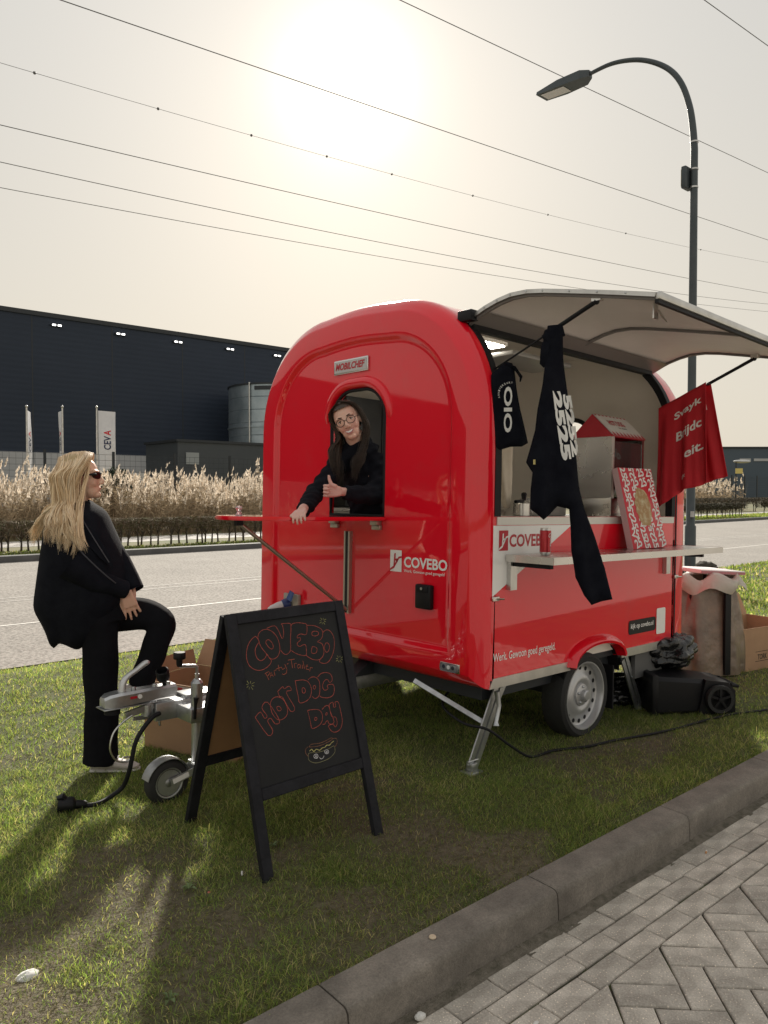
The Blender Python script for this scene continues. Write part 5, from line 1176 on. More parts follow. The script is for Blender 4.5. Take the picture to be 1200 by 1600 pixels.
# rear frame
BBL=Vector((1.612,3.165,.10)); RV=(BBL-Vector((1.612,2.83,1.08))).normalized(); RN=BU.cross(RV).normalized()
if RN.y<0: RN=-RN
def rp(u,v,o=0.): return cb_inv@(Vector((1.612,2.832,1.08))+BU*u+RV*v+RN*o)
def rq(mb,u0,u1,v0,v1,o0,o1):
    vs=[rp(u,v,o) for o in (o0,o1) for u,v in ((u0,v0),(u1,v0),(u1,v1),(u0,v1))]
    return mb.add(vs,[(0,3,2,1),(4,5,6,7),(0,1,5,4),(1,2,6,5),(2,3,7,6),(3,0,4,7)])
for u0,u1 in ((-.028,.020),(.550,.598)):
    mb=MB(); rq(mb,u0,u1,.0,1.036,-.008,.018); bevel_obj(mb.build('leg',m_frame,cb))
mb=MB(); rq(mb,.0205,.5495,.0,.034,-.007,.017); mb.build('top_rail',m_frame,cb)
mb=MB(); rq(mb,.0205,.5495,.692,.738,-.007,.017); mb.build('bottom_rail',m_frame,cb)
mb=MB(); rq(mb,.0205,.5495,.0345,.6915,.004,.012); mb.build('rear_panel',m_ply,cb,smooth=None)
mb=MB(); mb.tube([rp(.01,.04,0),bp(.01,.04,-.01)],.006,6); mb.build('hinge',m_dk,cb)
chalk_cols=dict(r=(.50,.10,.075),o=(.48,.12,.07),b=(.26,.115,.065),g=(.26,.24,.13),y=(.62,.56,.22),w=(.62,.60,.62),s=(.34,.33,.13))
names=dict(r='chalk_letter',o='chalk_script',b='chalk_sausage',g='chalk_bun',y='chalk_mustard',w='chalk_face',s='chalk_star')
for key,lst in CHALK.items():
    mm=mat('chalk_'+key,chalk_cols[key],.95,col2=tuple(.55*c for c in chalk_cols[key]),vs=160)
    wd=.0022 if key in 'ro' else (.0030 if key in 'wy' else .0022)
    for pl in lst:
        pts=[Vector((u*.001,v*.001)) for u,v in pl]
        if len(pts)>3 and key!='o':
            q=smooth_path([Vector((p.x,p.y,0)) for p in pts],3); pts=[Vector((p.x,p.y)) for p in q]
        mb=MB(); L_=[];R_=[]
        for i,p in enumerate(pts):
            t=(pts[min(i+1,len(pts)-1)]-pts[max(i-1,0)]); t=t.normalized() if t.length>1e-7 else Vector((1,0)); n_=Vector((-t.y,t.x))*(wd*.5*random.uniform(.7,1.25))
            L_.append(bp(p.x+n_.x,p.y+n_.y,-.0028)); R_.append(bp(p.x-n_.x,p.y-n_.y,-.0028))
        k=len(pts); mb.add(L_+R_,[(i,i+1,k+i+1,k+i) for i in range(k-1)]); mb.build(names[key],mm,cb,smooth=None,fix=False)

# ---------------------------------------------------------------- cardboard boxes
def carton(name,label,loc,rz,w,d,h,flaps,group='open cardboard boxes',th=.006):
    b=empty(name,label,'cardboard box',loc,rz,group)
    walls=(((0,0,0),(w,th,h)),((0,d-th,0),(w,d,h)),((0,th+.0005,0),(th,d-th-.0005,h)),((w-th,th+.0005,0),(w,d-th-.0005,h)))
    for a,c in walls: mb=MB(); mb.box(a,c); mb.build('wall',m_card,b)
    mb=MB(); mb.box((th,th,.001),(w-th,d-th,.01)); mb.build('bottom',m_cardin,b)
    for side,ang,ln in flaps:
        mb=MB(); L=ln
        if side=='f': M=Matrix.Translation((0,0,h+.001))@Matrix.Rotation(R(ang),4,'X'); mb.box((.004,-L,0),(w-.004,0,.005),M=M)
        if side=='b': M=Matrix.Translation((0,d,h+.001))@Matrix.Rotation(R(-ang),4,'X'); mb.box((.004,0,0),(w-.004,L,.005),M=M)
        if side=='l': M=Matrix.Translation((0,0,h+.001))@Matrix.Rotation(R(-ang),4,'Y'); mb.box((-L,.004,0),(0,d-.004,.005),M=M)
        if side=='r': M=Matrix.Translation((w,0,h+.001))@Matrix.Rotation(R(ang),4,'Y'); mb.box((0,.004,0),(L,d-.004,.005),M=M)
        mb.build('flap',m_card,b)
    return b
c_=carton('cardboard_box','open cardboard box behind the trailer coupling','',0,.62,.42,.42,[('b',-55,.16),('r',30,.1)]) if False else carton('cardboard_box','open cardboard box behind the trailer coupling',(1.886,4.286,.10),math.atan2(-.93,.36),.66,.45,.40,[('b',-60,.17),('l',-75,.10)])
mb=MB(); mb.box((.03,-.0012,.365),(.62,-.0002,.392)); tp=mb.build('packing_tape',mat('tape_white',(.62,.52,.50),.4),c_)
for k in range(6): mb=MB(); mb.box((.08+k*.09,-.0022,.370),(.115+k*.09,-.0014,.386)); mb.build('tape_print',m_redvin,tp)
c_=carton('cardboard_box','large brown cardboard box on the grass at the right frame edge',(6.33,2.80,.10),R(-10),.85,.50,.36,[('f',148,.20),('b',-65,.2)])
lettering('TORK',lambda u,v: Vector((.25+u,-.001,.09+v)),.13,.045,.02,c_,m_print_k,'print')
for zz_ in (.075,.155): mb=MB(); mb.box((.22,-.0012,zz_),(.50,-.0002,zz_+.004)); mb.build('print_line',m_print_k,c_)
c_=carton('cardboard_box','smaller cardboard box behind the large one at the right edge',(6.95,3.45,.09),R(-8),.6,.4,.42,[('b',-70,.15)])

# ---------------------------------------------------------------- rubbish bag on its stand
st_=empty('rubbish_bag_stand','translucent rubbish bag on a stand with a flat box on top, behind the trailer','rubbish bag stand',(6.14,3.06,.10),R(-20)); st_.scale=(1.28,1.2,1.04)
m_bag=mat('smoky_film',(.27,.195,.145),.28,spec=.6,col2=(.16,.12,.095),vs=5,alpha=.9,bump=.5,bs=9,bdist=.03)
rg=[]
for k in range(15):
    t=k/14; z=.02+t*.74; sx=.285-.075*t+.03*math.sin(t*3.1); sy=.22-.05*t
    rg.append([Vector((sx*math.copysign(abs(math.cos(a))**.75,math.cos(a))*(1+.05*math.sin(9*a+t*2)+.03*math.sin(17*a-t*3)), sy*math.copysign(abs(math.sin(a))**.75,math.sin(a))*(1+.05*math.sin(9*a+t*2)),z)) for a in [2*math.pi*j/72 for j in range(72)]])
mb=MB(); mb.loft(rg,cap=False); mb.build('bag',m_bag,st_,smooth=70)
rg=[]
for k,(z,f) in enumerate(((.76,.98),(.79,1.10),(.775,1.28),(.72,1.38),(.68,1.36))):
    rg.append([Vector((.21*f*math.copysign(abs(math.cos(a))**.8,math.cos(a))*(1+.10*math.sin(5*a+k)),.17*f*math.copysign(abs(math.sin(a))**.8,math.sin(a))*(1+.10*math.sin(5*a+k)),z+.03*math.sin(7*a+k*.5)*(k>0))) for a in [2*math.pi*j/60 for j in range(60)]])
m_bag2=mat('pale_film',(.50,.44,.38),.3,spec=.6,alpha=.9,bump=.5,bs=14,bdist=.02)
mb=MB(); mb.loft(rg,cap=False); mb.build('bag_rim',m_bag2,st_,smooth=70)
for sx,sy in ((-1,-1),(1,-1),(1,1),(-1,1)): mb=MB(); mb.tube([(sx*.19,sy*.14,0),(sx*.17,sy*.13,.77)],.012,8); mb.build('post',m_blackp,st_)
mb=MB(); mb.box((.02,-.225,.03),(.065,-.205,.74)); mb.build('front_strap',m_blackp,st_)
mb=MB(); mb.box((-.19,-.16,.80),(.17,.16,.83),bev=.003,M=Matrix.Rotation(R(5),4,'Y')); pb=mb.build('flat_box',mat('white_card',(.66,.62,.62),.6),st_)
mb=MB(); mb.box((-.192,-.1625,.802),(.17,-.1605,.822),M=Matrix.Rotation(R(5),4,'Y')); mb.build('box_edge',mat('pink_edge',(.45,.18,.20),.6),pb)

# ---------------------------------------------------------------- overturned wheelie bin
bn=empty('wheelie_bin','black wheelie bin lying on its side behind the trailer wheel','wheelie bin',(5.09,2.585,.105),R(-38)); bn.scale=(.82,.82,.82)
rg=[]
for x,hw,zb_,zt in ((-.40,.25,.0,.31),(-.38,.25,.0,.315),(-.05,.215,.0,.285),(.24,.18,.0,.25),(.27,.17,.015,.235)):
    e=.03; rg.append([Vector((x,-hw,zb_+e)),Vector((x,-hw+e,zb_)),Vector((x,hw-e,zb_)),Vector((x,hw,zb_+e)),Vector((x,hw,zt-e)),Vector((x,hw-e,zt)),Vector((x,-hw+e,zt)),Vector((x,-hw,zt-e))])
mb=MB(); mb.loft(rg); mb.build('body',m_blackp,bn,smooth=30)
mb=MB(); mb.box((-.44,-.27,.0),(-.385,.27,.335),bev=.012); mb.build('rim',m_blackp,bn)
rg=[[Vector((x,y,z)) for x,z in ((-.04,.0),(.27,.0),(.27,.19),(.21,.262),(.02,.285))] for y in (-.235,-.185)]
mb=MB(); mb.loft(rg); mb.build('wheel_housing',m_blackp,bn,smooth=30)
for y in (-.262,.205):
    wb=empty('wheel'); wb.parent=bn; wc=Vector((.125,y,.135))
    mb=MB(); mb.lathe([(.085,-.02),(.112,-.022),(.116,0),(.112,.022),(.085,.02)],wc,(0,1,0),32,cap=False); mb.build('tyre',m_tyre,wb,smooth=50)
    mb=MB(); mb.lathe([(.02,-.026),(.02,.022)],wc,(0,1,0),14); mb.build('hub',m_blackp,wb)
    for k in range(5):
        a=k*2*math.pi/5+.3; mb=MB(); mb.bar(wc+Vector((.015*math.cos(a),-.012,.015*math.sin(a))),wc+Vector((.090*math.cos(a),-.012,.090*math.sin(a))),.020,.012,up=(0,1,0)); mb.build('spoke',m_blackp,wb)
mb=MB(); mb.tube([(.275,-.15,.22),(.33,-.15,.21),(.33,.15,.21),(.275,.15,.22)],.014,8); mb.build('handle',m_blackp,bn)
m_bb=mat('black_film',(.006,.006,.007),.2,spec=.6,bump=.9,bs=16,bdist=.03)
def crumple(name,c,r,seed,material,parent=None,amp=.28,n=64,k=40):
    rr_=np.random.default_rng(seed); ph=rr_.uniform(0,6.28,(7,3)); fr=rr_.normal(0,4.2,(7,3)); mb=MB(); rings=[]
    for i in range(k+1):
        th=max(.03,min(math.pi-.03,math.pi*i/k)); ring=[]
        for j in range(n):
            a=2*math.pi*j/n; d=np.array([math.sin(th)*math.cos(a),math.sin(th)*math.sin(a),-math.cos(th)])
            q=sum(abs(math.sin(float(fr[m_]@d)+ph[m_,0])) for m_ in range(7))/7-.6
            ring.append(Vector((float(d[0])*r[0],float(d[1])*r[1],float(d[2])*r[2]))*(1+amp*2*q)+Vector(c))
        rings.append(ring)
    mb.loft(rings); return mb.build(name,material,parent,smooth=50)
o=crumple('rubbish_sack',tw(0,0,0)*0,(.24,.20,.13),5,m_bb,None,.34); o.location=(5.12,2.80,.47); tag(o,'shiny black rubbish sack spilling over the overturned bin','rubbish sack')
o=crumple('rubbish_sack',(0,0,0),(.30,.17,.11),9,m_bb,None,.34); o.location=(4.78,2.98,.20); o.rotation_euler=(0,0,R(-35)); tag(o,'black plastic sack with bright creases under the rear of the trailer','rubbish sack')

# ---------------------------------------------------------------- cables
def ground_z(x,y): return float(verge_h(np.array([float(x)]),np.array([float(y)]))[0])
cpts=[tw(.45,.55,.33),tw(.1,.35,.30),tw(-.02,.10,.27),tw(.05,-.02,.245),tw(.22,-.04,.13)]+[Vector((x,y,ground_z(x,y)+.012)) for x,y in ((3.42,2.66),(3.595,2.640),(3.80,2.545),(4.01,2.505),(4.30,2.44),(4.566,2.395),(4.80,2.36),(5.071,2.302),(5.372,2.178),(5.9,2.12),(6.6,2.05))]
mb=MB(); mb.tube(smooth_path(cpts,6),.0075,8); o=mb.build('power_cable',m_black,None,smooth=60); tag(o,'black power cable snaking from the trailer across the grass to the right','cable')
pp=[(-1.31,.95,.365),(-1.36,.93,.355),(-1.41,.93,.305),(-1.445,.93,.245),(-1.466,.94,.125),(-1.475,.99,.03),(-1.535,1.005,-.012),(-1.605,.987,-.020),(-1.655,1.005,-.020)]
mb=MB(); mb.tube(smooth_path(pp,6),.011,10); lc=mb.build('lighting_cable',m_black,T,smooth=60)
mb=MB(); mb.lathe([(.012,0),(.018,.01),(.02,.05),(.033,.06),(.036,.065),(.036,.12),(.032,.128),(.03,.12)],(-1.645,1.0,-.014),(-.9,.35,.10),18); mb.tube([(-1.725,1.03,.015),(-1.745,1.04,.038),(-1.765,1.05,.03)],[.02,.026,.018],8,flat=.5); mb.build('plug',m_blackp,lc,smooth=45)

# ---------------------------------------------------------------- litter
m_tissue=mat('tissue',(.66,.65,.62),.9)
def lit(name,label,loc,r,seed,material,cat='litter'):
    o=crumple(name,(0,0,0),r,seed,material,None,.35,20,12); o.location=(loc[0],loc[1],loc[2]+r[2]*.7); tag(o,label,cat,'litter on the ground'); return o
lit('paper_scrap','crumpled white tissue on the grass in the bottom left corner',(.700,2.455,.10),(.034,.026,.020),1,m_tissue)
lit('paper_scrap','white paper scrap on the paving against the kerb at the bottom edge',(1.590,1.650,.0),(.018,.014,.011),2,m_tissue)
lit('paper_scrap','tiny white scrap on the pavers at the bottom edge',(1.838,1.405,.0),(.010,.006,.004),3,m_tissue)
lit('bread_crumb','small tan crumb on the grass near the white tissue',(.847,2.355,.10),(.008,.007,.007),4,mat('crumb',(.5,.38,.22),.9))
lit('cap_or_disc','reddish bottle cap on the bare soil left of the chalkboard',(1.372,2.557,.10),(.009,.009,.004),5,mat('cap_red',(.45,.12,.09),.6))
def butt(label,loc,rz,c1,c2):
    b=empty('cigarette_butt',label,'cigarette butt',loc,rz,'litter on the ground')
    mb=MB(); mb.tube([(0,0,.004),(.014,0,.004)],.0038,8); mb.build('filter',c1,b); mb=MB(); mb.tube([(.0142,0,.004),(.024,0,.004)],.0037,8); mb.build('paper',c2,b)
butt('orange cigarette butt on the pavers beside the kerb',(3.278,1.585,.0),R(20),mat('filter',(.55,.28,.12),.8),m_tissue)
butt('white cigarette butt on the soil left of the chalkboard leg',(1.521,2.573,.112),R(60),m_tissue,m_tissue)
mb=MB(); mb.lathe([(.012,0),(.0125,.003),(.010,.006),(.001,.007)],(0,0,0),(0,0,1),14); o=mb.build('cap_or_disc',mat('disc_tan',(.62,.50,.36),.6)); o.location=(1.779,1.787,.1165); tag(o,'round pale disc lying on top of the kerb','bottle cap','litter on the ground')  # small tan disc at the pale round spot on the kerb top
m_clod=mat('earth_clod',(.04,.034,.026),.95,col2=(.06,.05,.035),vs=12,bump=1,bs=20)
for i,(x,y,r_,lb) in enumerate(((13.0,6.35,.22,'largest dark clod of turf on the verge beside the lamp post'),(13.4,6.25,.12,'small dark earth clod to the right of the largest one'),(12.6,6.55,.13,'small dark earth clod to the left of the largest one'))):
    o=crumple('earth_clod',(0,0,0),(r_,r_*.8,r_*.55),20+i,m_clod,None,.3,24,14); o.location=(x,y,ground_z(x,y)+r_*.2); tag(o,lb,'earth clod','earth clods on the verge')
# ================================================================= PEOPLE
def remesh(mb, name, vox, smooth_it=4, fac=.5):
    me = mb.mesh(name); o = bpy.data.objects.new(name, me); COL.objects.link(o)
    m = o.modifiers.new('r','REMESH'); m.mode='VOXEL'; m.voxel_size=vox
    if smooth_it: s = o.modifiers.new('s','SMOOTH'); s.iterations=smooth_it; s.factor=fac
    dg = bpy.context.evaluated_depsgraph_get(); dg.update()
    out = bpy.data.meshes.new_from_object(o.evaluated_get(dg)); bpy.data.objects.remove(o); bpy.data.meshes.remove(me)
    out.name = name; return out
def fld(me, fn):
    """displace every vertex of a mesh along its normal by fn(co) (numpy)"""
    n=len(me.vertices); co=np.empty(n*3,np.float32); me.vertices.foreach_get('co',co); no=np.empty(n*3,np.float32); me.vertices.foreach_get('normal',no)
    co=co.reshape(-1,3); no=no.reshape(-1,3); co=co+no*fn(co)[:,None]; me.vertices.foreach_set('co',co.astype(np.float32).ravel()); me.update()
def paint(me, base, spots):
    n=len(me.vertices); co=np.empty(n*3,np.float32); me.vertices.foreach_get('co',co); co=co.reshape(-1,3); c=np.tile(np.array(base),(n,1))
    for p,r,col,k in spots:
        d=(co-np.array(p))/np.array(r); w=np.clip(1.4-np.linalg.norm(d,axis=1),0,1)[:,None]*k; w=np.clip(w*1.6,0,k); c=c*(1-w)+np.array(col)*w
    a=me.color_attributes.new('col','FLOAT_COLOR','POINT'); a.data.foreach_set('color',np.concatenate([c,np.ones((n,1))],1).astype(np.float32).ravel())
m_skin=mat('skin',(.6,.4,.3),.48,spec=.4,attr='col',sub=.12,bump=.06,bs=300,bdist=.002)

class Head:
    """head in its own frame: +x face forward, +y to the person's left, +z up, origin mid skull"""
    def __init__(s, M, k=1.0): s.M = M; s.k = k
    def P(s, x,y,z): return s.M @ (Vector((x,y,z))*s.k)
    def add(s, mb):
        Mr = s.M.to_3x3()*s.k
        def B(c,r): mb.ball(s.P(*c), r, 18, 12, M=Mr)
        B((-.012,0,.030),(.098,.076,.088))          # cranium
        B((.030,0,-.005),(.064,.066,.085))          # face
        B((.040,0,-.060),(.046,.050,.048))          # jaw
        B((.070,0,-.090),(.022,.024,.018))          # chin
        for sg in (-1,1):
            B((.056,sg*.033,-.026),(.026,.025,.028))  # cheek
            B((.070,sg*.028,.030),(.020,.030,.010))   # brow
            B((-.005,sg*.073,-.005),(.016,.008,.030)) # ear
            B((.094,sg*.0105,-.032),(.009,.008,.007)) # nostril
        mb.tube([s.P(.080,0,.022),s.P(.091,0,.000),s.P(.103,0,-.024),s.P(.098,0,-.034)],[.008*s.k,.010*s.k,.012*s.k,.010*s.k],10)
        B((.082,0,-.056),(.012,.021,.0055)); B((.080,0,-.066),(.012,.019,.006))   # lips
def hair_cap(H, col_mat, parent, front=.045, low=-.02, puff=1.0, name='hair_cap', flow=.108):
    mb=MB(); n=40; k=24; rings=[]
    for i in range(k+1):
        th=math.pi*max(.02,min(.98,i/k)); ring=[]
        for j in range(n):
            a=2*math.pi*j/n; d=Vector((math.sin(th)*math.cos(a),math.sin(th)*math.sin(a),math.cos(th)))
            ring.append((Vector((-.014+d.x*.107*puff,d.y*.087*puff,.032+d.z*.099*puff)),d))
        rings.append(ring)
    vs=[]; idx={}; fs=[]
    def keep(p): 
        if p.x>front+.02*(p.z-.08)/.05: return p.z>flow
        return p.z>low-.09*(p.x<-.03)
    for i in range(k):
        for j in range(n):
            q=[rings[i][j][0],rings[i+1][j][0],rings[i+1][(j+1)%n][0],rings[i][(j+1)%n][0]]
            if all(keep(p) for p in q):
                b=len(vs); vs+= [H.P(*p) for p in q]; fs.append((b,b+1,b+2,b+3))
    mb.add(vs,fs); me=mb.mesh(name); bm=bmesh.new(); bm.from_mesh(me); bmesh.ops.remove_doubles(bm,verts=bm.verts,dist=1e-4); bmesh.ops.recalc_face_normals(bm,faces=bm.faces); bm.to_mesh(me); bm.free()
    return link(name,me,[col_mat],parent,180)
def strands(name, paths, mat_, parent, rad=.0035, seg=14, cols=None, flat=.45):
    """paths: lists of control points; one tapered lock each"""
    V=[];F=[];C=[];b=0
    for pi,ctrl in enumerate(paths):
        pts=smooth_path(ctrl,max(3,seg//(len(ctrl)-1))); k=len(pts); r0=rad*random.uniform(.7,1.3); col=cols[pi] if cols else (.3,.2,.1)
        prev=None
        for i,p in enumerate(pts):
            t=(pts[min(i+1,k-1)]-pts[max(i-1,0)]).normalized()
            x=prev if prev else Vector((0,0,1)).cross(t)
            if x.length<1e-4: x=Vector((1,0,0))
            x=(x-t*x.dot(t)).normalized(); y=t.cross(x); prev=x
            u=i/(k-1); r=r0*min(1,.35+u*4)*(1 if u<.7 else max(.12,1-(u-.7)/.3))
            for j in range(4):
                a=j*math.pi/2; V.append(p+x*(math.cos(a)*r)+y*(math.sin(a)*r*flat)); C.append([c*(1-.12*math.cos(a)) for c in col])
        for i in range(k-1):
            for j in range(4): F.append((b+i*4+j,b+i*4+(j+1)%4,b+(i+1)*4+(j+1)%4,b+(i+1)*4+j))
        b+=k*4
    return link(name,np_mesh(name,np.array([tuple(v) for v in V]),np.array(F),np.array(C)),mat_,parent,180)
m_hair=mat('hair',(1,1,1),.42,spec=.5,attr='col')
def hand(mb, wrist, d, n, s=1.0, side=1, curl=(.2,.25,.3,.35), thumb=.6, spread=.06, thumb_up=None, ksz=1.):
    """wrist point, d finger direction, n back-of-hand normal, side=+1 thumb on +(d x n)"""
    d=Vector(d).normalized(); n=Vector(n); n=(n-d*n.dot(d)).normalized(); t=d.cross(n)*side; w=Vector(wrist)
    palm=.085*s
    for k in range(5):
        q=(k-2)/2; mb.tube([w+t*(q*.018*s)+d*(.0),w+t*(q*.026*s)+d*(palm*.55)+n*(.003*s),w+t*(q*.030*s)+d*palm+n*(.002*s)],[.015*s,.0155*s,.012*s],10,flat=.8)
    ln=(.066,.074,.070,.056)
    for i in range(4):
        q=(1.5-i)/1.5; base=w+t*(q*.030*s)+d*(palm*.97); L=ln[i]*s; c=curl[i]; p=base; pts=[base-d*.012*s,base]; ang=0
        dirv=(d+t*(q*spread)).normalized()
        for j,(fr,m_) in enumerate(((.46,.9),(.30,1.1),(.24,.8))):
            ang+=c*m_; v=dirv*math.cos(ang)-n*math.sin(ang); p=p+v*(L*fr); pts.append(p)
        mb.tube(pts,[.0090*s,.0092*s,.0085*s,.0078*s,.0055*s],8)
    b=w+t*(.026*s)+d*(.022*s)-n*(.006*s)
    if thumb_up is not None:
        v=Vector(thumb_up).normalized(); mb.tube([b,b+d*(.030*s)+t*.012*s,b+d*(.034*s)+t*.012*s+v*(.028*s),b+d*(.032*s)+t*.012*s+v*(.058*s)],[.015*s,.013*s,.0105*s,.0075*s],10)
    else:
        v=(d*(1-thumb*.5)+t*thumb).normalized(); mb.tube([b,b+v*(.034*s),b+v*(.060*s)+d*(.006*s),b+v*(.066*s)+d*(.024*s)],[.015*s,.012*s,.010*s,.007*s],10)

# ---------------------------------------------------------------- woman by the drawbar
WO=Vector((1.580,4.090,.105))
def wp(a,b,c): return WO+CRT*a+CFH*b+ZUP*c
m_coat=mat('black_wool',(.0065,.007,.011),.92,spec=.12,col2=(.010,.011,.016),vs=14,bump=.4,bs=350,bdist=.003)
m_trou=mat('black_trousers',(.006,.006,.008),.9,spec=.1,col2=(.009,.009,.012),vs=8,bump=.3,bs=200,bdist=.003)
hx=(CRT*math.cos(R(14))+CFH*math.sin(R(14))); tilt=R(4)
hxx=(hx*math.cos(tilt)+ZUP*math.sin(tilt)); hyy=ZUP.cross(hx).normalized(); hzz=hxx.cross(hyy)
HM=Matrix(((hxx.x,hyy.x,hzz.x,0),(hxx.y,hyy.y,hzz.y,0),(hxx.z,hyy.z,hzz.z,0),(0,0,0,1)))
HM.translation=wp(-.118,.0,1.566)
H1=Head(HM,1.04)
mb=MB(); H1.add(mb)
mb.tube([wp(-.125,0,1.505),wp(-.150,0,1.43),wp(-.175,0,1.36)],[.056,.052,.066],16)                       # neck
mb.tube([wp(-.175,0,1.38),wp(-.16,0,1.22),wp(-.09,0,1.02),wp(-.02,0,.86)],[.09,.135,.12,.14],18,flat=1.0)   # trunk
mb.tube([wp(-.175,-.16,1.32),wp(-.175,.16,1.32)],.065,14)
mb.tube([wp(-.175,-.15,1.30),wp(-.10,-.15,1.08),wp(.05,-.10,.985),wp(.135,-.06,.955)],[.045,.040,.034,.026],12)
mb.tube([wp(-.175,.16,1.32),wp(-.10,.22,1.12),wp(.06,.12,1.04),wp(.150,.02,.985)],[.055,.045,.037,.026],12)
hand(mb,wp(.135,-.055,.965),CRT*.28-ZUP*1.0+CFH*.05,-CFH*1+CRT*.25,1.02,1,(.18,.14,.16,.25),.35,.22)
hand(mb,wp(.150,.012,.985),CRT*.1-ZUP*1.0-CFH*.2,CRT*1.0+CFH*.4,.95,-1,(.35,.3,.3,.35),.4)
mb.tube([wp(-.01,-.07,.86),wp(-.01,-.06,.47),wp(-.015,-.05,.09)],[.085,.055,.036],12)
mb.tube([wp(.0,.08,.84),wp(.295,.03,.800),wp(.195,-.005,.46)],[.080,.048,.034],12)
me=remesh(mb,'person',.0042,4)
paint(me,(.76,.49,.36),[(H1.P(.092,0,-.062),(.016,.026,.013),(.50,.17,.14),.8),(H1.P(.066,-.040,-.03),(.03,.03,.03),(.60,.29,.21),.5),(wp(.15,-.05,.90),(.07,.07,.10),(.60,.30,.22),.5)])
W1=link('person',me,m_skin,None,180); tag(W1,'blonde woman in sunglasses and black cape coat with one knee raised, beside the drawbar','person')
# trousers
mb=MB()
mb.tube([wp(-.02,0,.93),wp(-.005,0,.80)],[.125,.150],18)
mb.tube([wp(-.005,-.055,.84),wp(-.002,-.06,.62),wp(.0,-.055,.40),wp(-.004,-.05,.20),wp(-.012,-.05,.045)],[.100,.090,.084,.086,.090],18)
mb.tube(smooth_path([wp(.02,.07,.82),wp(.17,.05,.83),wp(.275,.03,.805),wp(.300,.025,.755),wp(.265,.01,.64),wp(.220,-.005,.53),wp(.195,-.01,.45)],4),[.098+(.074-.098)*min(1,k/8) if k<9 else .074-.008*(k-8)/16 for k in range(25)],18)
mb.ball(wp(.292,.028,.786),.072,16,12)
me=remesh(mb,'trousers',.008,8)
fld(me,lambda c: .0025*np.sin(c[:,0]*60+c[:,1]*48+c[:,2]*3)+.003*np.sin(c[:,2]*23+c[:,0]*30))
link('trousers',me,m_trou,W1,180)
# shoes
m_shoe=mat('shoe_white',(.55,.50,.47),.6,col2=(.42,.37,.34),vs=18); m_sole=mat('shoe_sole',(.62,.60,.57),.7)
def shoe(p,d,up):
    d=Vector(d).normalized(); up=(Vector(up)-d*Vector(up).dot(d)).normalized(); s_=d.cross(up); p=Vector(p)
    def ring(x,w,h0,h1): return [p+d*x+s_*(w*math.cos(a))+up*((h0+h1)/2+(h1-h0)/2*math.sin(a)) for a in [2*math.pi*j/14 for j in range(14)]]
    mb=MB(); mb.loft([ring(-.085,.012,.02,.07),ring(-.08,.030,.012,.085),ring(-.04,.036,.012,.092),ring(.0,.036,.012,.088),ring(.05,.040,.012,.070),ring(.10,.043,.012,.054),ring(.14,.038,.012,.044),ring(.165,.020,.014,.034)]); sh_=mb.build('shoe',m_shoe,W1,smooth=60)
    mb=MB(); mb.loft([ring(-.09,.012,.0,.016),ring(-.08,.034,.0,.020),ring(0,.038,.0,.018),ring(.10,.046,.0,.018),ring(.15,.036,.0,.02),ring(.172,.016,.004,.02)]); mb.build('sole',m_sole,sh_,smooth=50)
    for k in range(4):
        mb=MB(); q=p+d*(.035+k*.022)+up*(.083-k*.008); mb.tube([q-s_*.022,q+up*.006,q+s_*.022],.0028,5); mb.build('lace',m_sole,sh_)
shoe(wp(.025,-.05,.0),CRT*1+CFH*.15-ZUP*.02,ZUP)
shoe(wp(.20,-.015,.375),CRT*1+CFH*.3-ZUP*.05,ZUP)
# cape coat: lofted rings, with collar, folds and an asymmetric hem
rows=[(1.445,-.205,-.075,.070),(1.415,-.245,-.030,.110),(1.385,-.268,.005,.165),(1.33,-.283,.022,.200),(1.25,-.298,.058,.215),(1.156,-.315,.098,.222),(1.06,-.332,.128,.220),(.97,-.348,.132,.210),(.905,-.360,.125,.205),(.865,-.350,.095,.195),(.81,-.315,.060,.185),(.75,-.288,.015,.17),(.70,-.278,-.05,.15),(.68,-.255,-.09,.125)]
rg=[]; n=64
for ri,(c,a0,a1,bh) in enumerate(rows):
    ring=[]; t=ri/(len(rows)-1)
    for j in range(n):
        th=2*math.pi*j/n; ca,sa=math.cos(th),math.sin(th); e=.86
        x=(a0+a1)/2+(a1-a0)/2*math.copysign(abs(ca)**e,ca); y=bh*math.copysign(abs(sa)**e,sa)
        f=1+t*(.035*math.sin(5*th+.8)+.020*math.sin(9*th+2.1*t))
        cx=(a0+a1)/2
        ring.append(wp(cx+(x-cx)*f,y*f,c+.018*t*math.sin(3*th+.5)))
    rg.append(ring)
mb=MB(); mb.loft(rg,cap=False)
# lining turned in at the hem
inn=[[ (v-wp((rows[-1][1]+rows[-1][2])/2,0,rows[-1][0]))*.9+wp((rows[-1][1]+rows[-1][2])/2,0,rows[-1][0]+.02) for v in rg[-1]],[ (v-wp(-.1,0,.8))*.6+wp(-.1,0,.95) for v in rg[-1]]]
mb.loft([rg[-1]]+inn,cap=False)
co_=mb.build('coat',m_coat,W1,smooth=180)
sd=co_.modifiers.new('sub','SUBSURF'); sd.levels=1; sd.render_levels=1
# far sleeve with a wide cuff
mb=MB(); mb.tube([wp(-.08,.06,1.28),wp(.005,.05,1.19),wp(.068,.04,1.10),wp(.125,.02,1.015),wp(.150,.005,.965)],[.06,.072,.068,.060,.062],18,cap=False); mb.tube([wp(.155,.004,.960),wp(.135,.012,1.0),wp(.075,.05,1.09)],[.058,.052,.05],18,cap=False); mb.build('sleeve',m_coat,W1,smooth=180)
mb=MB(); mb.tube([wp(-.10,-.20,1.13),wp(.02,-.155,1.03),wp(.11,-.085,.985),wp(.132,-.060,.975)],[.085,.066,.050,.048],18,cap=False); mb.build('sleeve',m_coat,W1,smooth=180)
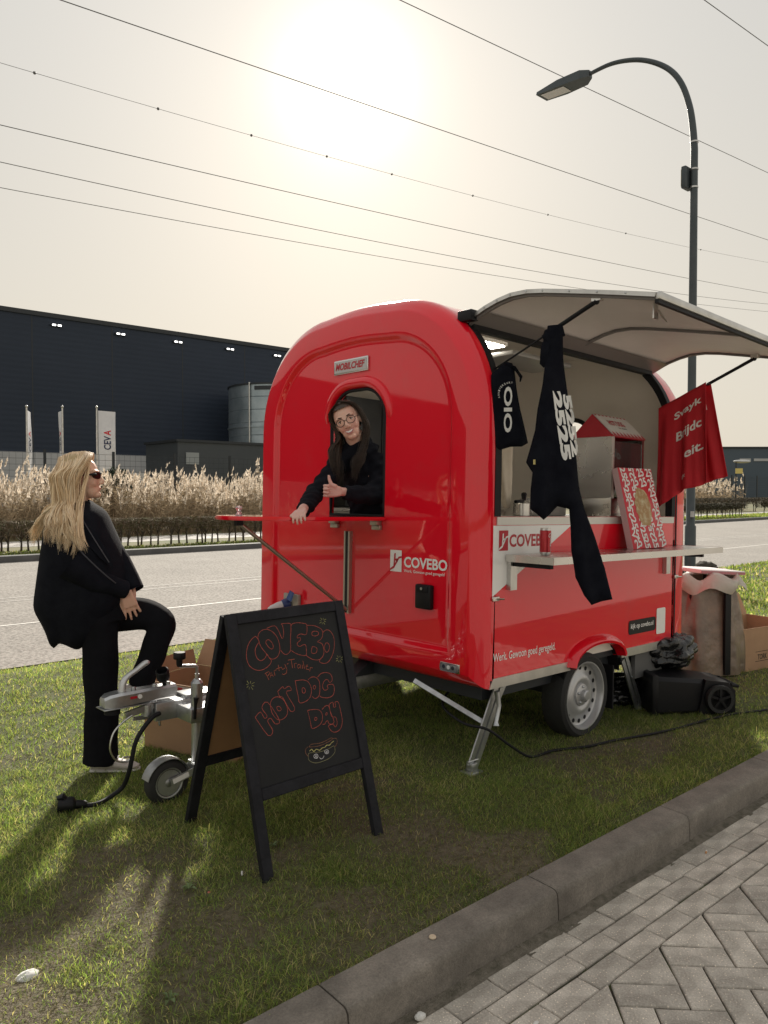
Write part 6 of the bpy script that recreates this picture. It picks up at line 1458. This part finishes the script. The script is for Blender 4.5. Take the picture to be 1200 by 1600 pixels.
# collar and lapel
def lapel(pts,w,name):
    mb=MB(); rings=[]
    for i,(a,b,c) in enumerate(pts):
        t=i/(len(pts)-1); ww=w*math.sin(math.pi*min(1,.12+t*.88))**.6; p=wp(a,b,c); o_=(CRT*.55-CFH*.8).normalized(); s_=(CRT*.8+CFH*.5+ZUP*.15).normalized()
        rings.append([p-s_*ww*.5,p-s_*ww*.5+o_*.012,p+s_*ww*.5+o_*.014,p+s_*ww*.5])
    mb.loft(rings); return mb.build(name,m_coat,W1,smooth=40)
lapel([(-.13,-.115,1.435),(-.09,-.135,1.37),(-.04,-.155,1.30),(.01,-.165,1.23),(.06,-.160,1.16),(.10,-.150,1.10)],.075,'lapel')
mb=MB(); mb.tube(smooth_path([wp(-.16,-.20,1.30),wp(-.08,-.235,1.245),(wp(.0,-.235,1.16)),wp(.075,-.205,1.075),wp(.115,-.15,1.02)],5),.0035,6); mb.build('cape_edge',mat('edge_stitch',(.05,.05,.06),.8),W1)
mb=MB(); mb.tube(smooth_path([wp(-.045,-.165,1.345),wp(.0,-.180,1.28),wp(.045,-.185,1.21),wp(.09,-.172,1.13)],5),.003,6); mb.build('lapel_edge',mat('edge_stitch',(.06,.06,.07),.8),W1)
rg=[]
for k,(c,r_) in enumerate(((1.40,.098),(1.435,.088),(1.465,.083),(1.47,.088),(1.43,.10))): rg.append([wp(-.155+r_*1.1*math.cos(a),r_*math.sin(a),c-.035*math.cos(a)) for a in [2*math.pi*j/28 for j in range(28)]])
mb=MB(); mb.loft(rg,cap=False); mb.build('collar',m_coat,W1,smooth=180)
# sunglasses
sg=empty('sunglasses'); sg.parent=W1
m_lens=mat('dark_lens',(.008,.006,.005),.12,spec=.35)
for s_ in (-1,1):
    mb=MB(); pts=[(.040*math.cos(a)*.72,.0150*math.sin(a)*(1.15 if math.sin(a)>0 else 1.35)) for a in [2*math.pi*j/20 for j in range(20)]]
    V0=[H1.P(.098-.030*(abs(s_*.034+u)/.06)**2,s_*.034+u,.010+v) for u,v in pts]; V1=[H1.P(.093-.030*(abs(s_*.034+u)/.06)**2,s_*.034+u,.010+v) for u,v in pts]
    mb.loft([V0,V1]); mb.build('lens',m_lens,sg,smooth=40)
    mb=MB(); mb.tube([H1.P(.074,s_*.060,.014),H1.P(.062,s_*.076,.015),H1.P(.02,s_*.086,.012)],[.019,.014,.005],8,flat=.4); mb.build('temple',m_blackp,sg)
mb=MB(); mb.tube([H1.P(.098,-.012,.018),H1.P(.100,0,.020),H1.P(.098,.012,.018)],.004,6); mb.build('bridge',m_blackp,sg)
# long blonde hair
hair_cap(H1,mat('blonde_scalp',(.36,.255,.125),.5,col2=(.46,.34,.18),vs=60),W1,front=.045,low=-.03,puff=.99)
random.seed(21); paths=[];cols=[]
BL=((.80,.60,.38),(.72,.52,.31),(.88,.71,.50),(.56,.37,.20),(.84,.65,.43))
def clump_of(ctrl, n, spread0, spread1, pal):
    base=random.choice(pal)
    for _ in range(n):
        o_=Vector((random.gauss(0,1),random.gauss(0,1),random.gauss(0,.6))); k=len(ctrl)
        pts=[Vector(p)+o_*(spread0 if q<k*.35 else spread0+(spread1-spread0)*q/(k-1))*(1 if q else .4)+Vector((random.gauss(0,.002),random.gauss(0,.002),0)) for q,p in enumerate(ctrl)]
        pts[-1]=pts[-1]+Vector((0,0,random.gauss(0,.010)))
        paths.append(pts); c=base if random.random()<.6 else random.choice(pal); fk=random.uniform(.85,1.15); cols.append(tuple(x*fk for x in c))
for i in range(78):
    nearside = i%4!=0; sgn=-1 if nearside else 1
    u=random.random() if i>30 else (i+.5)/31; xr=.070-.165*u
    root=H1.P(xr, sgn*random.uniform(.0,.010), .136-.35*max(0,-xr-.03)-.25*max(0,xr-.03))
    fx=.046-.143*u+random.gauss(0,.005); wv=random.uniform(0,6.28)
    m1=H1.P(fx+.006, sgn*(.078+random.uniform(0,.012)), .088-.045*u)
    m2=H1.P(fx-.024-.018*(1-u), sgn*(.096+random.uniform(-.004,.012)), .010)
    back=u**1.25
    if nearside:
        a3=-.110-.110*back+random.gauss(0,.010); m3=wp(a3,-.110+.03*back+random.gauss(0,.010),1.440+random.gauss(0,.012))
        a4=-.085-.140*back+random.gauss(0,.014); m4=wp(a4,-.205+.05*back,1.345+random.gauss(0,.012))
        a5=-.050-.190*back+random.gauss(0,.018); e=wp(a5,-.248+.06*back,1.245+.035*back+random.gauss(0,.030))
    else:
        m3=wp(-.105-.11*back,.085,1.44); m4=wp(-.13-.12*back,.12,1.38); e=wp(-.16-.15*back+random.gauss(0,.02),.10,1.30+random.gauss(0,.02))
    if u>.75 and random.random()<.45: m4=wp(-.275,-.08,1.38); e=wp(-.315-random.uniform(0,.05),-.07+random.gauss(0,.02),1.25+random.uniform(-.02,.05))
    m35=m3.lerp(m4,.5)+CRT*(.010*math.sin(wv))-CFH*.008; m45=m4.lerp(e,.5)+CRT*(.014*math.sin(wv+2.2))-CFH*.006; e=e+CRT*(.012*math.sin(wv+4))+ZUP*random.gauss(0,.02)
    clump_of([root,m1,m2,m3,m35,m4,m45,e], 22, .0060, .0062, BL)
for i in range(5):
    a=random.gauss(0,.014); clump_of([H1.P(.050,-.04,.105),H1.P(.044,-.084,.02),wp(-.080+a,-.10,1.44),wp(-.055+a,-.185,1.37),wp(-.035+a*1.5,-.232,1.27),wp(-.010+a*2,-.248,1.205)],14,.004,.007,BL)
strands('hair',paths,m_hair,W1,.0023,18,cols)

# ---------------------------------------------------------------- woman leaning out of the front window
W0=Vector((2.944,3.677,.11)); SP=.00394      # metres per reference unit at the window
def vp(x,b,y): # x,y measured on the window elevation in units of SP about its centre line; b metres behind the window centre
    k=1+b/4.73
    return W0+CFH*b+CRT*((x-554.7)*SP*k)+ZUP*(1.6-.11-(y-768)*SP*k)
fx=(-CFH*.98-CRT*.10-ZUP*.08).normalized(); rl_=R(-22)
up0=(ZUP-fx*ZUP.dot(fx)).normalized(); lf0=up0.cross(fx)
hup=(up0*math.cos(rl_)+lf0*math.sin(rl_)).normalized()
# roll the crown towards image left
if (hup-up0).dot(CRT)>0: hup=(up0*math.cos(rl_)-lf0*math.sin(rl_)).normalized()
hl=hup.cross(fx)
HM2=Matrix(((fx.x,hl.x,hup.x,0),(fx.y,hl.y,hup.y,0),(fx.z,hl.z,hup.z,0),(0,0,0,1))); HM2.translation=vp(552,-.03,660)
H2=Head(HM2,1.04)
mb=MB(); H2.add(mb)
mb.tube([H2.P(-.01,0,-.07),vp(564,.03,695),vp(570,.07,715)],[.056,.056,.066],14)
mb.tube([vp(570,.09,715),vp(578,.13,750),vp(584,.19,790)],[.09,.12,.12],16)
LH=tw(-.585,.775,1.362); EL=vp(500,-.12,772)
mb.tube([vp(538,.02,728),EL,LH+ZUP*.012],[.045,.036,.025],12)
hand(mb,LH+ZUP*.012,tw(-.66,.705,1.340)-tw(-.585,.775,1.362),ZUP+CRT*-.1,.92,1,(.55,.6,.6,.55),.3,.12)
TH=vp(541,-.20,768); 
mb.tube([vp(588,.02,735),vp(594,-.03,772),TH],[.045,.038,.025],12)
hand(mb,TH,-CRT*1+CFH*-.10+ZUP*.05,CFH*.95-CRT*.1,1.0,-1,(1.30,1.35,1.35,1.3),.5,.0,thumb_up=(-CRT*.25+ZUP*1.0))
me=remesh(mb,'person',.0038,3)
paint(me,(.70,.445,.35),[(H2.P(.092,0,-.062),(.016,.030,.013),(.52,.19,.18),.7),(H2.P(.070,-.040,-.03),(.026,.026,.024),(.66,.33,.28),.5),(H2.P(.070,.040,-.03),(.026,.026,.024),(.66,.33,.28),.5),(TH-CRT*.06,(.10,.10,.10),(.66,.36,.33),.6),(LH,(.12,.12,.08),(.64,.38,.35),.6)])
W2=link('person',me,m_skin,None,180); tag(W2,'smiling dark haired woman with glasses leaning out of the trailer window, giving a thumbs up','person')
# sweatshirt
m_sweat=mat('black_sweatshirt',(.0075,.008,.012),.92,spec=.1,col2=(.011,.012,.017),vs=10,bump=.4,bs=260,bdist=.003)
mb=MB()
mb.tube([vp(564,.01,683),vp(567,.05,698)],[.068,.098],16)
mb.tube([vp(567,.07,700),vp(573,.10,725),vp(580,.14,760),vp(586,.20,798)],[.090,.135,.145,.140],20)
mb.tube([vp(541,.02,716),vp(568,.06,702),vp(594,.05,712)],[.060,.080,.070],16)
mb.tube([vp(541,.02,718),vp(524,-.05,744),EL,EL.lerp(LH,.55),EL.lerp(LH,.86)],[.066,.062,.056,.048,.040],16)
mb.tube([vp(592,.05,714),vp(599,.0,748),vp(594,-.06,775)],[.070,.066,.062],16)
mb.tube([vp(600,-.02,772),vp(575,-.12,773),vp(549,-.185,770)],[.062,.056,.043],16)
me=remesh(mb,'sweatshirt',.007,5)
fld(me,lambda c: .005*np.sin(c[:,2]*60+c[:,0]*38)*np.sin(c[:,0]*30-c[:,1]*22)+.003*np.sin(c[:,2]*110+c[:,1]*70))
link('sweatshirt',me,m_sweat,W2,180)
# face details
m_eye=mat('eye_white',(.72,.70,.68),.2); m_iris=mat('iris',(.06,.045,.03),.15); m_brow=mat('brow',(.05,.032,.022),.8); m_teeth=mat('teeth',(.80,.78,.74),.25); m_mouth=mat('mouth_dark',(.20,.05,.05),.5); m_lip=mat('lip',(.50,.20,.19),.45)
for s_ in (-1,1):
    ey_=empty('eye'); ey_.parent=W2
    mb=MB(); mb.ball(H2.P(.0745,s_*.031,.006),(.010,.0140,.0070),12,8,M=HM2.to_3x3()); mb.build('eyeball',m_eye,ey_,smooth=180)
    mb=MB(); mb.ball(H2.P(.0815,s_*.031,.0055),(.0040,.0066,.0064),10,6,M=HM2.to_3x3()); mb.build('iris',m_iris,ey_,smooth=180)
    mb=MB(); mb.tube([H2.P(.083,s_*.016,.0090),H2.P(.086,s_*.030,.0140),H2.P(.077,s_*.046,.0085)],[.0020,.0028,.0016],6); mb.build('eyelid',m_brow,ey_)
    mb=MB(); mb.tube([H2.P(.091,s_*.015,.029),H2.P(.089,s_*.032,.0335),H2.P(.074,s_*.052,.026)],[.0035,.0036,.0018],6); mb.build('eyebrow',m_brow,W2)
sm=[]; 
def mouth(u,v): return H2.P(.1015-.014*(u/.026)**2*.8-.002*abs(v)/.01, u, -.0585+v+.010*(u/.026)**2)
def crescent(top,bot,m,name,off):
    mb=MB(); A=[];B_=[]
    for k in range(13):
        u=-.028+.056*k/12; f=1-(abs(u)/.028)**2.2; d=(HM2.to_3x3()@Vector((1,0,0)))*off
        A.append(mouth(u,top*f)+d); B_.append(mouth(u,bot*f)+d)
    mb.add(A+B_,[(k,k+1,13+k+1,13+k) for k in range(12)]); mb.build(name,m,W2,smooth=180)
crescent(.0055,-.0105,m_mouth,'mouth',.001); crescent(.0040,-.0062,m_teeth,'teeth',.0022)
mb=MB(); mb.tube([mouth(-.029+.058*k/10,.0065*(1-(abs(-.029+.058*k/10)/.029)**2))+(HM2.to_3x3()@Vector((.001,0,0))) for k in range(11)],[.0012]+[.0026]*9+[.0012],6); mb.build('upper_lip',m_lip,W2,smooth=180)
mb=MB(); mb.tube([mouth(-.028+.056*k/10,-.0125*(1-(abs(-.028+.056*k/10)/.028)**2))+(HM2.to_3x3()@Vector((.001,0,0))) for k in range(11)],[.0012]+[.0034]*9+[.0012],6); mb.build('lower_lip',m_lip,W2,smooth=180)
gl_=empty('glasses'); gl_.parent=W2
m_gf=mat('glasses_frame',(.035,.028,.026),.3,metal=.5)
for s_ in (-1,1):
    mb=MB(); mb.tube([H2.P(.099-.9*(abs(s_*.032+.0245*math.cos(a))/.06)**2*.022,s_*.032+.0245*math.cos(a),.003+.0215*math.sin(a)) for a in [2*math.pi*j/26 for j in range(26)]],.0021,6,closed=True); mb.build('rim',m_gf,gl_,smooth=60)
    mb=MB(); mb.tube([H2.P(.083,s_*.056,.008),H2.P(.06,s_*.077,.010),H2.P(.0,s_*.080,.004)],.0018,6); mb.build('temple',m_gf,gl_)
mb=MB(); mb.tube([H2.P(.099,-.009,.006),H2.P(.103,0,.009),H2.P(.099,.009,.006)],.0016,6); mb.build('bridge',m_gf,gl_)
hair_cap(H2,mat('brown_scalp',(.035,.022,.015),.5,col2=(.05,.032,.021),vs=60),W2,front=.040,low=-.03,puff=1.02,flow=.074)
paths=[];cols=[]
BR=((.040,.024,.015),(.030,.018,.012),(.058,.034,.021),(.024,.015,.010))
for i in range(60):
    sgn=-1 if i%2 else 1; u=random.random(); xr=.066-.15*u
    root=H2.P(xr,sgn*random.uniform(0,.008),.132-.35*max(0,-xr-.03)-.25*max(0,xr-.03))
    f_=.040-.10*u; g=random.gauss
    m1=H2.P(f_+.008,sgn*(.070+random.uniform(0,.010)),.086-.03*u); m2=H2.P(f_-.010,sgn*(.086+random.uniform(0,.008)),.010); m3=H2.P(f_-.015,sgn*(.084+random.uniform(-.004,.008)),-.07)
    if sgn<0: m4=vp(526+g(0,3)+9*u,-.085+.06*u,704); e1=vp(530+g(0,3.5)+8*u,-.10+.04*u,728); e=vp(533+g(0,3.5)+8*u,-.10+.04*u,747+g(0,4))
    else: m4=vp(573+g(0,2)+6*u,-.06+.07*u,700); e1=vp(565+g(0,2.5)+7*u,-.10+.05*u,722); e=vp(559+g(0,2.5)+7*u,-.11+.05*u,741+g(0,4))
    clump_of([root,m1,m2,m3,m4,e1,e],12,.0045,.007,BR)
strands('hair',paths,m_hair,W2,.0030,20,cols)
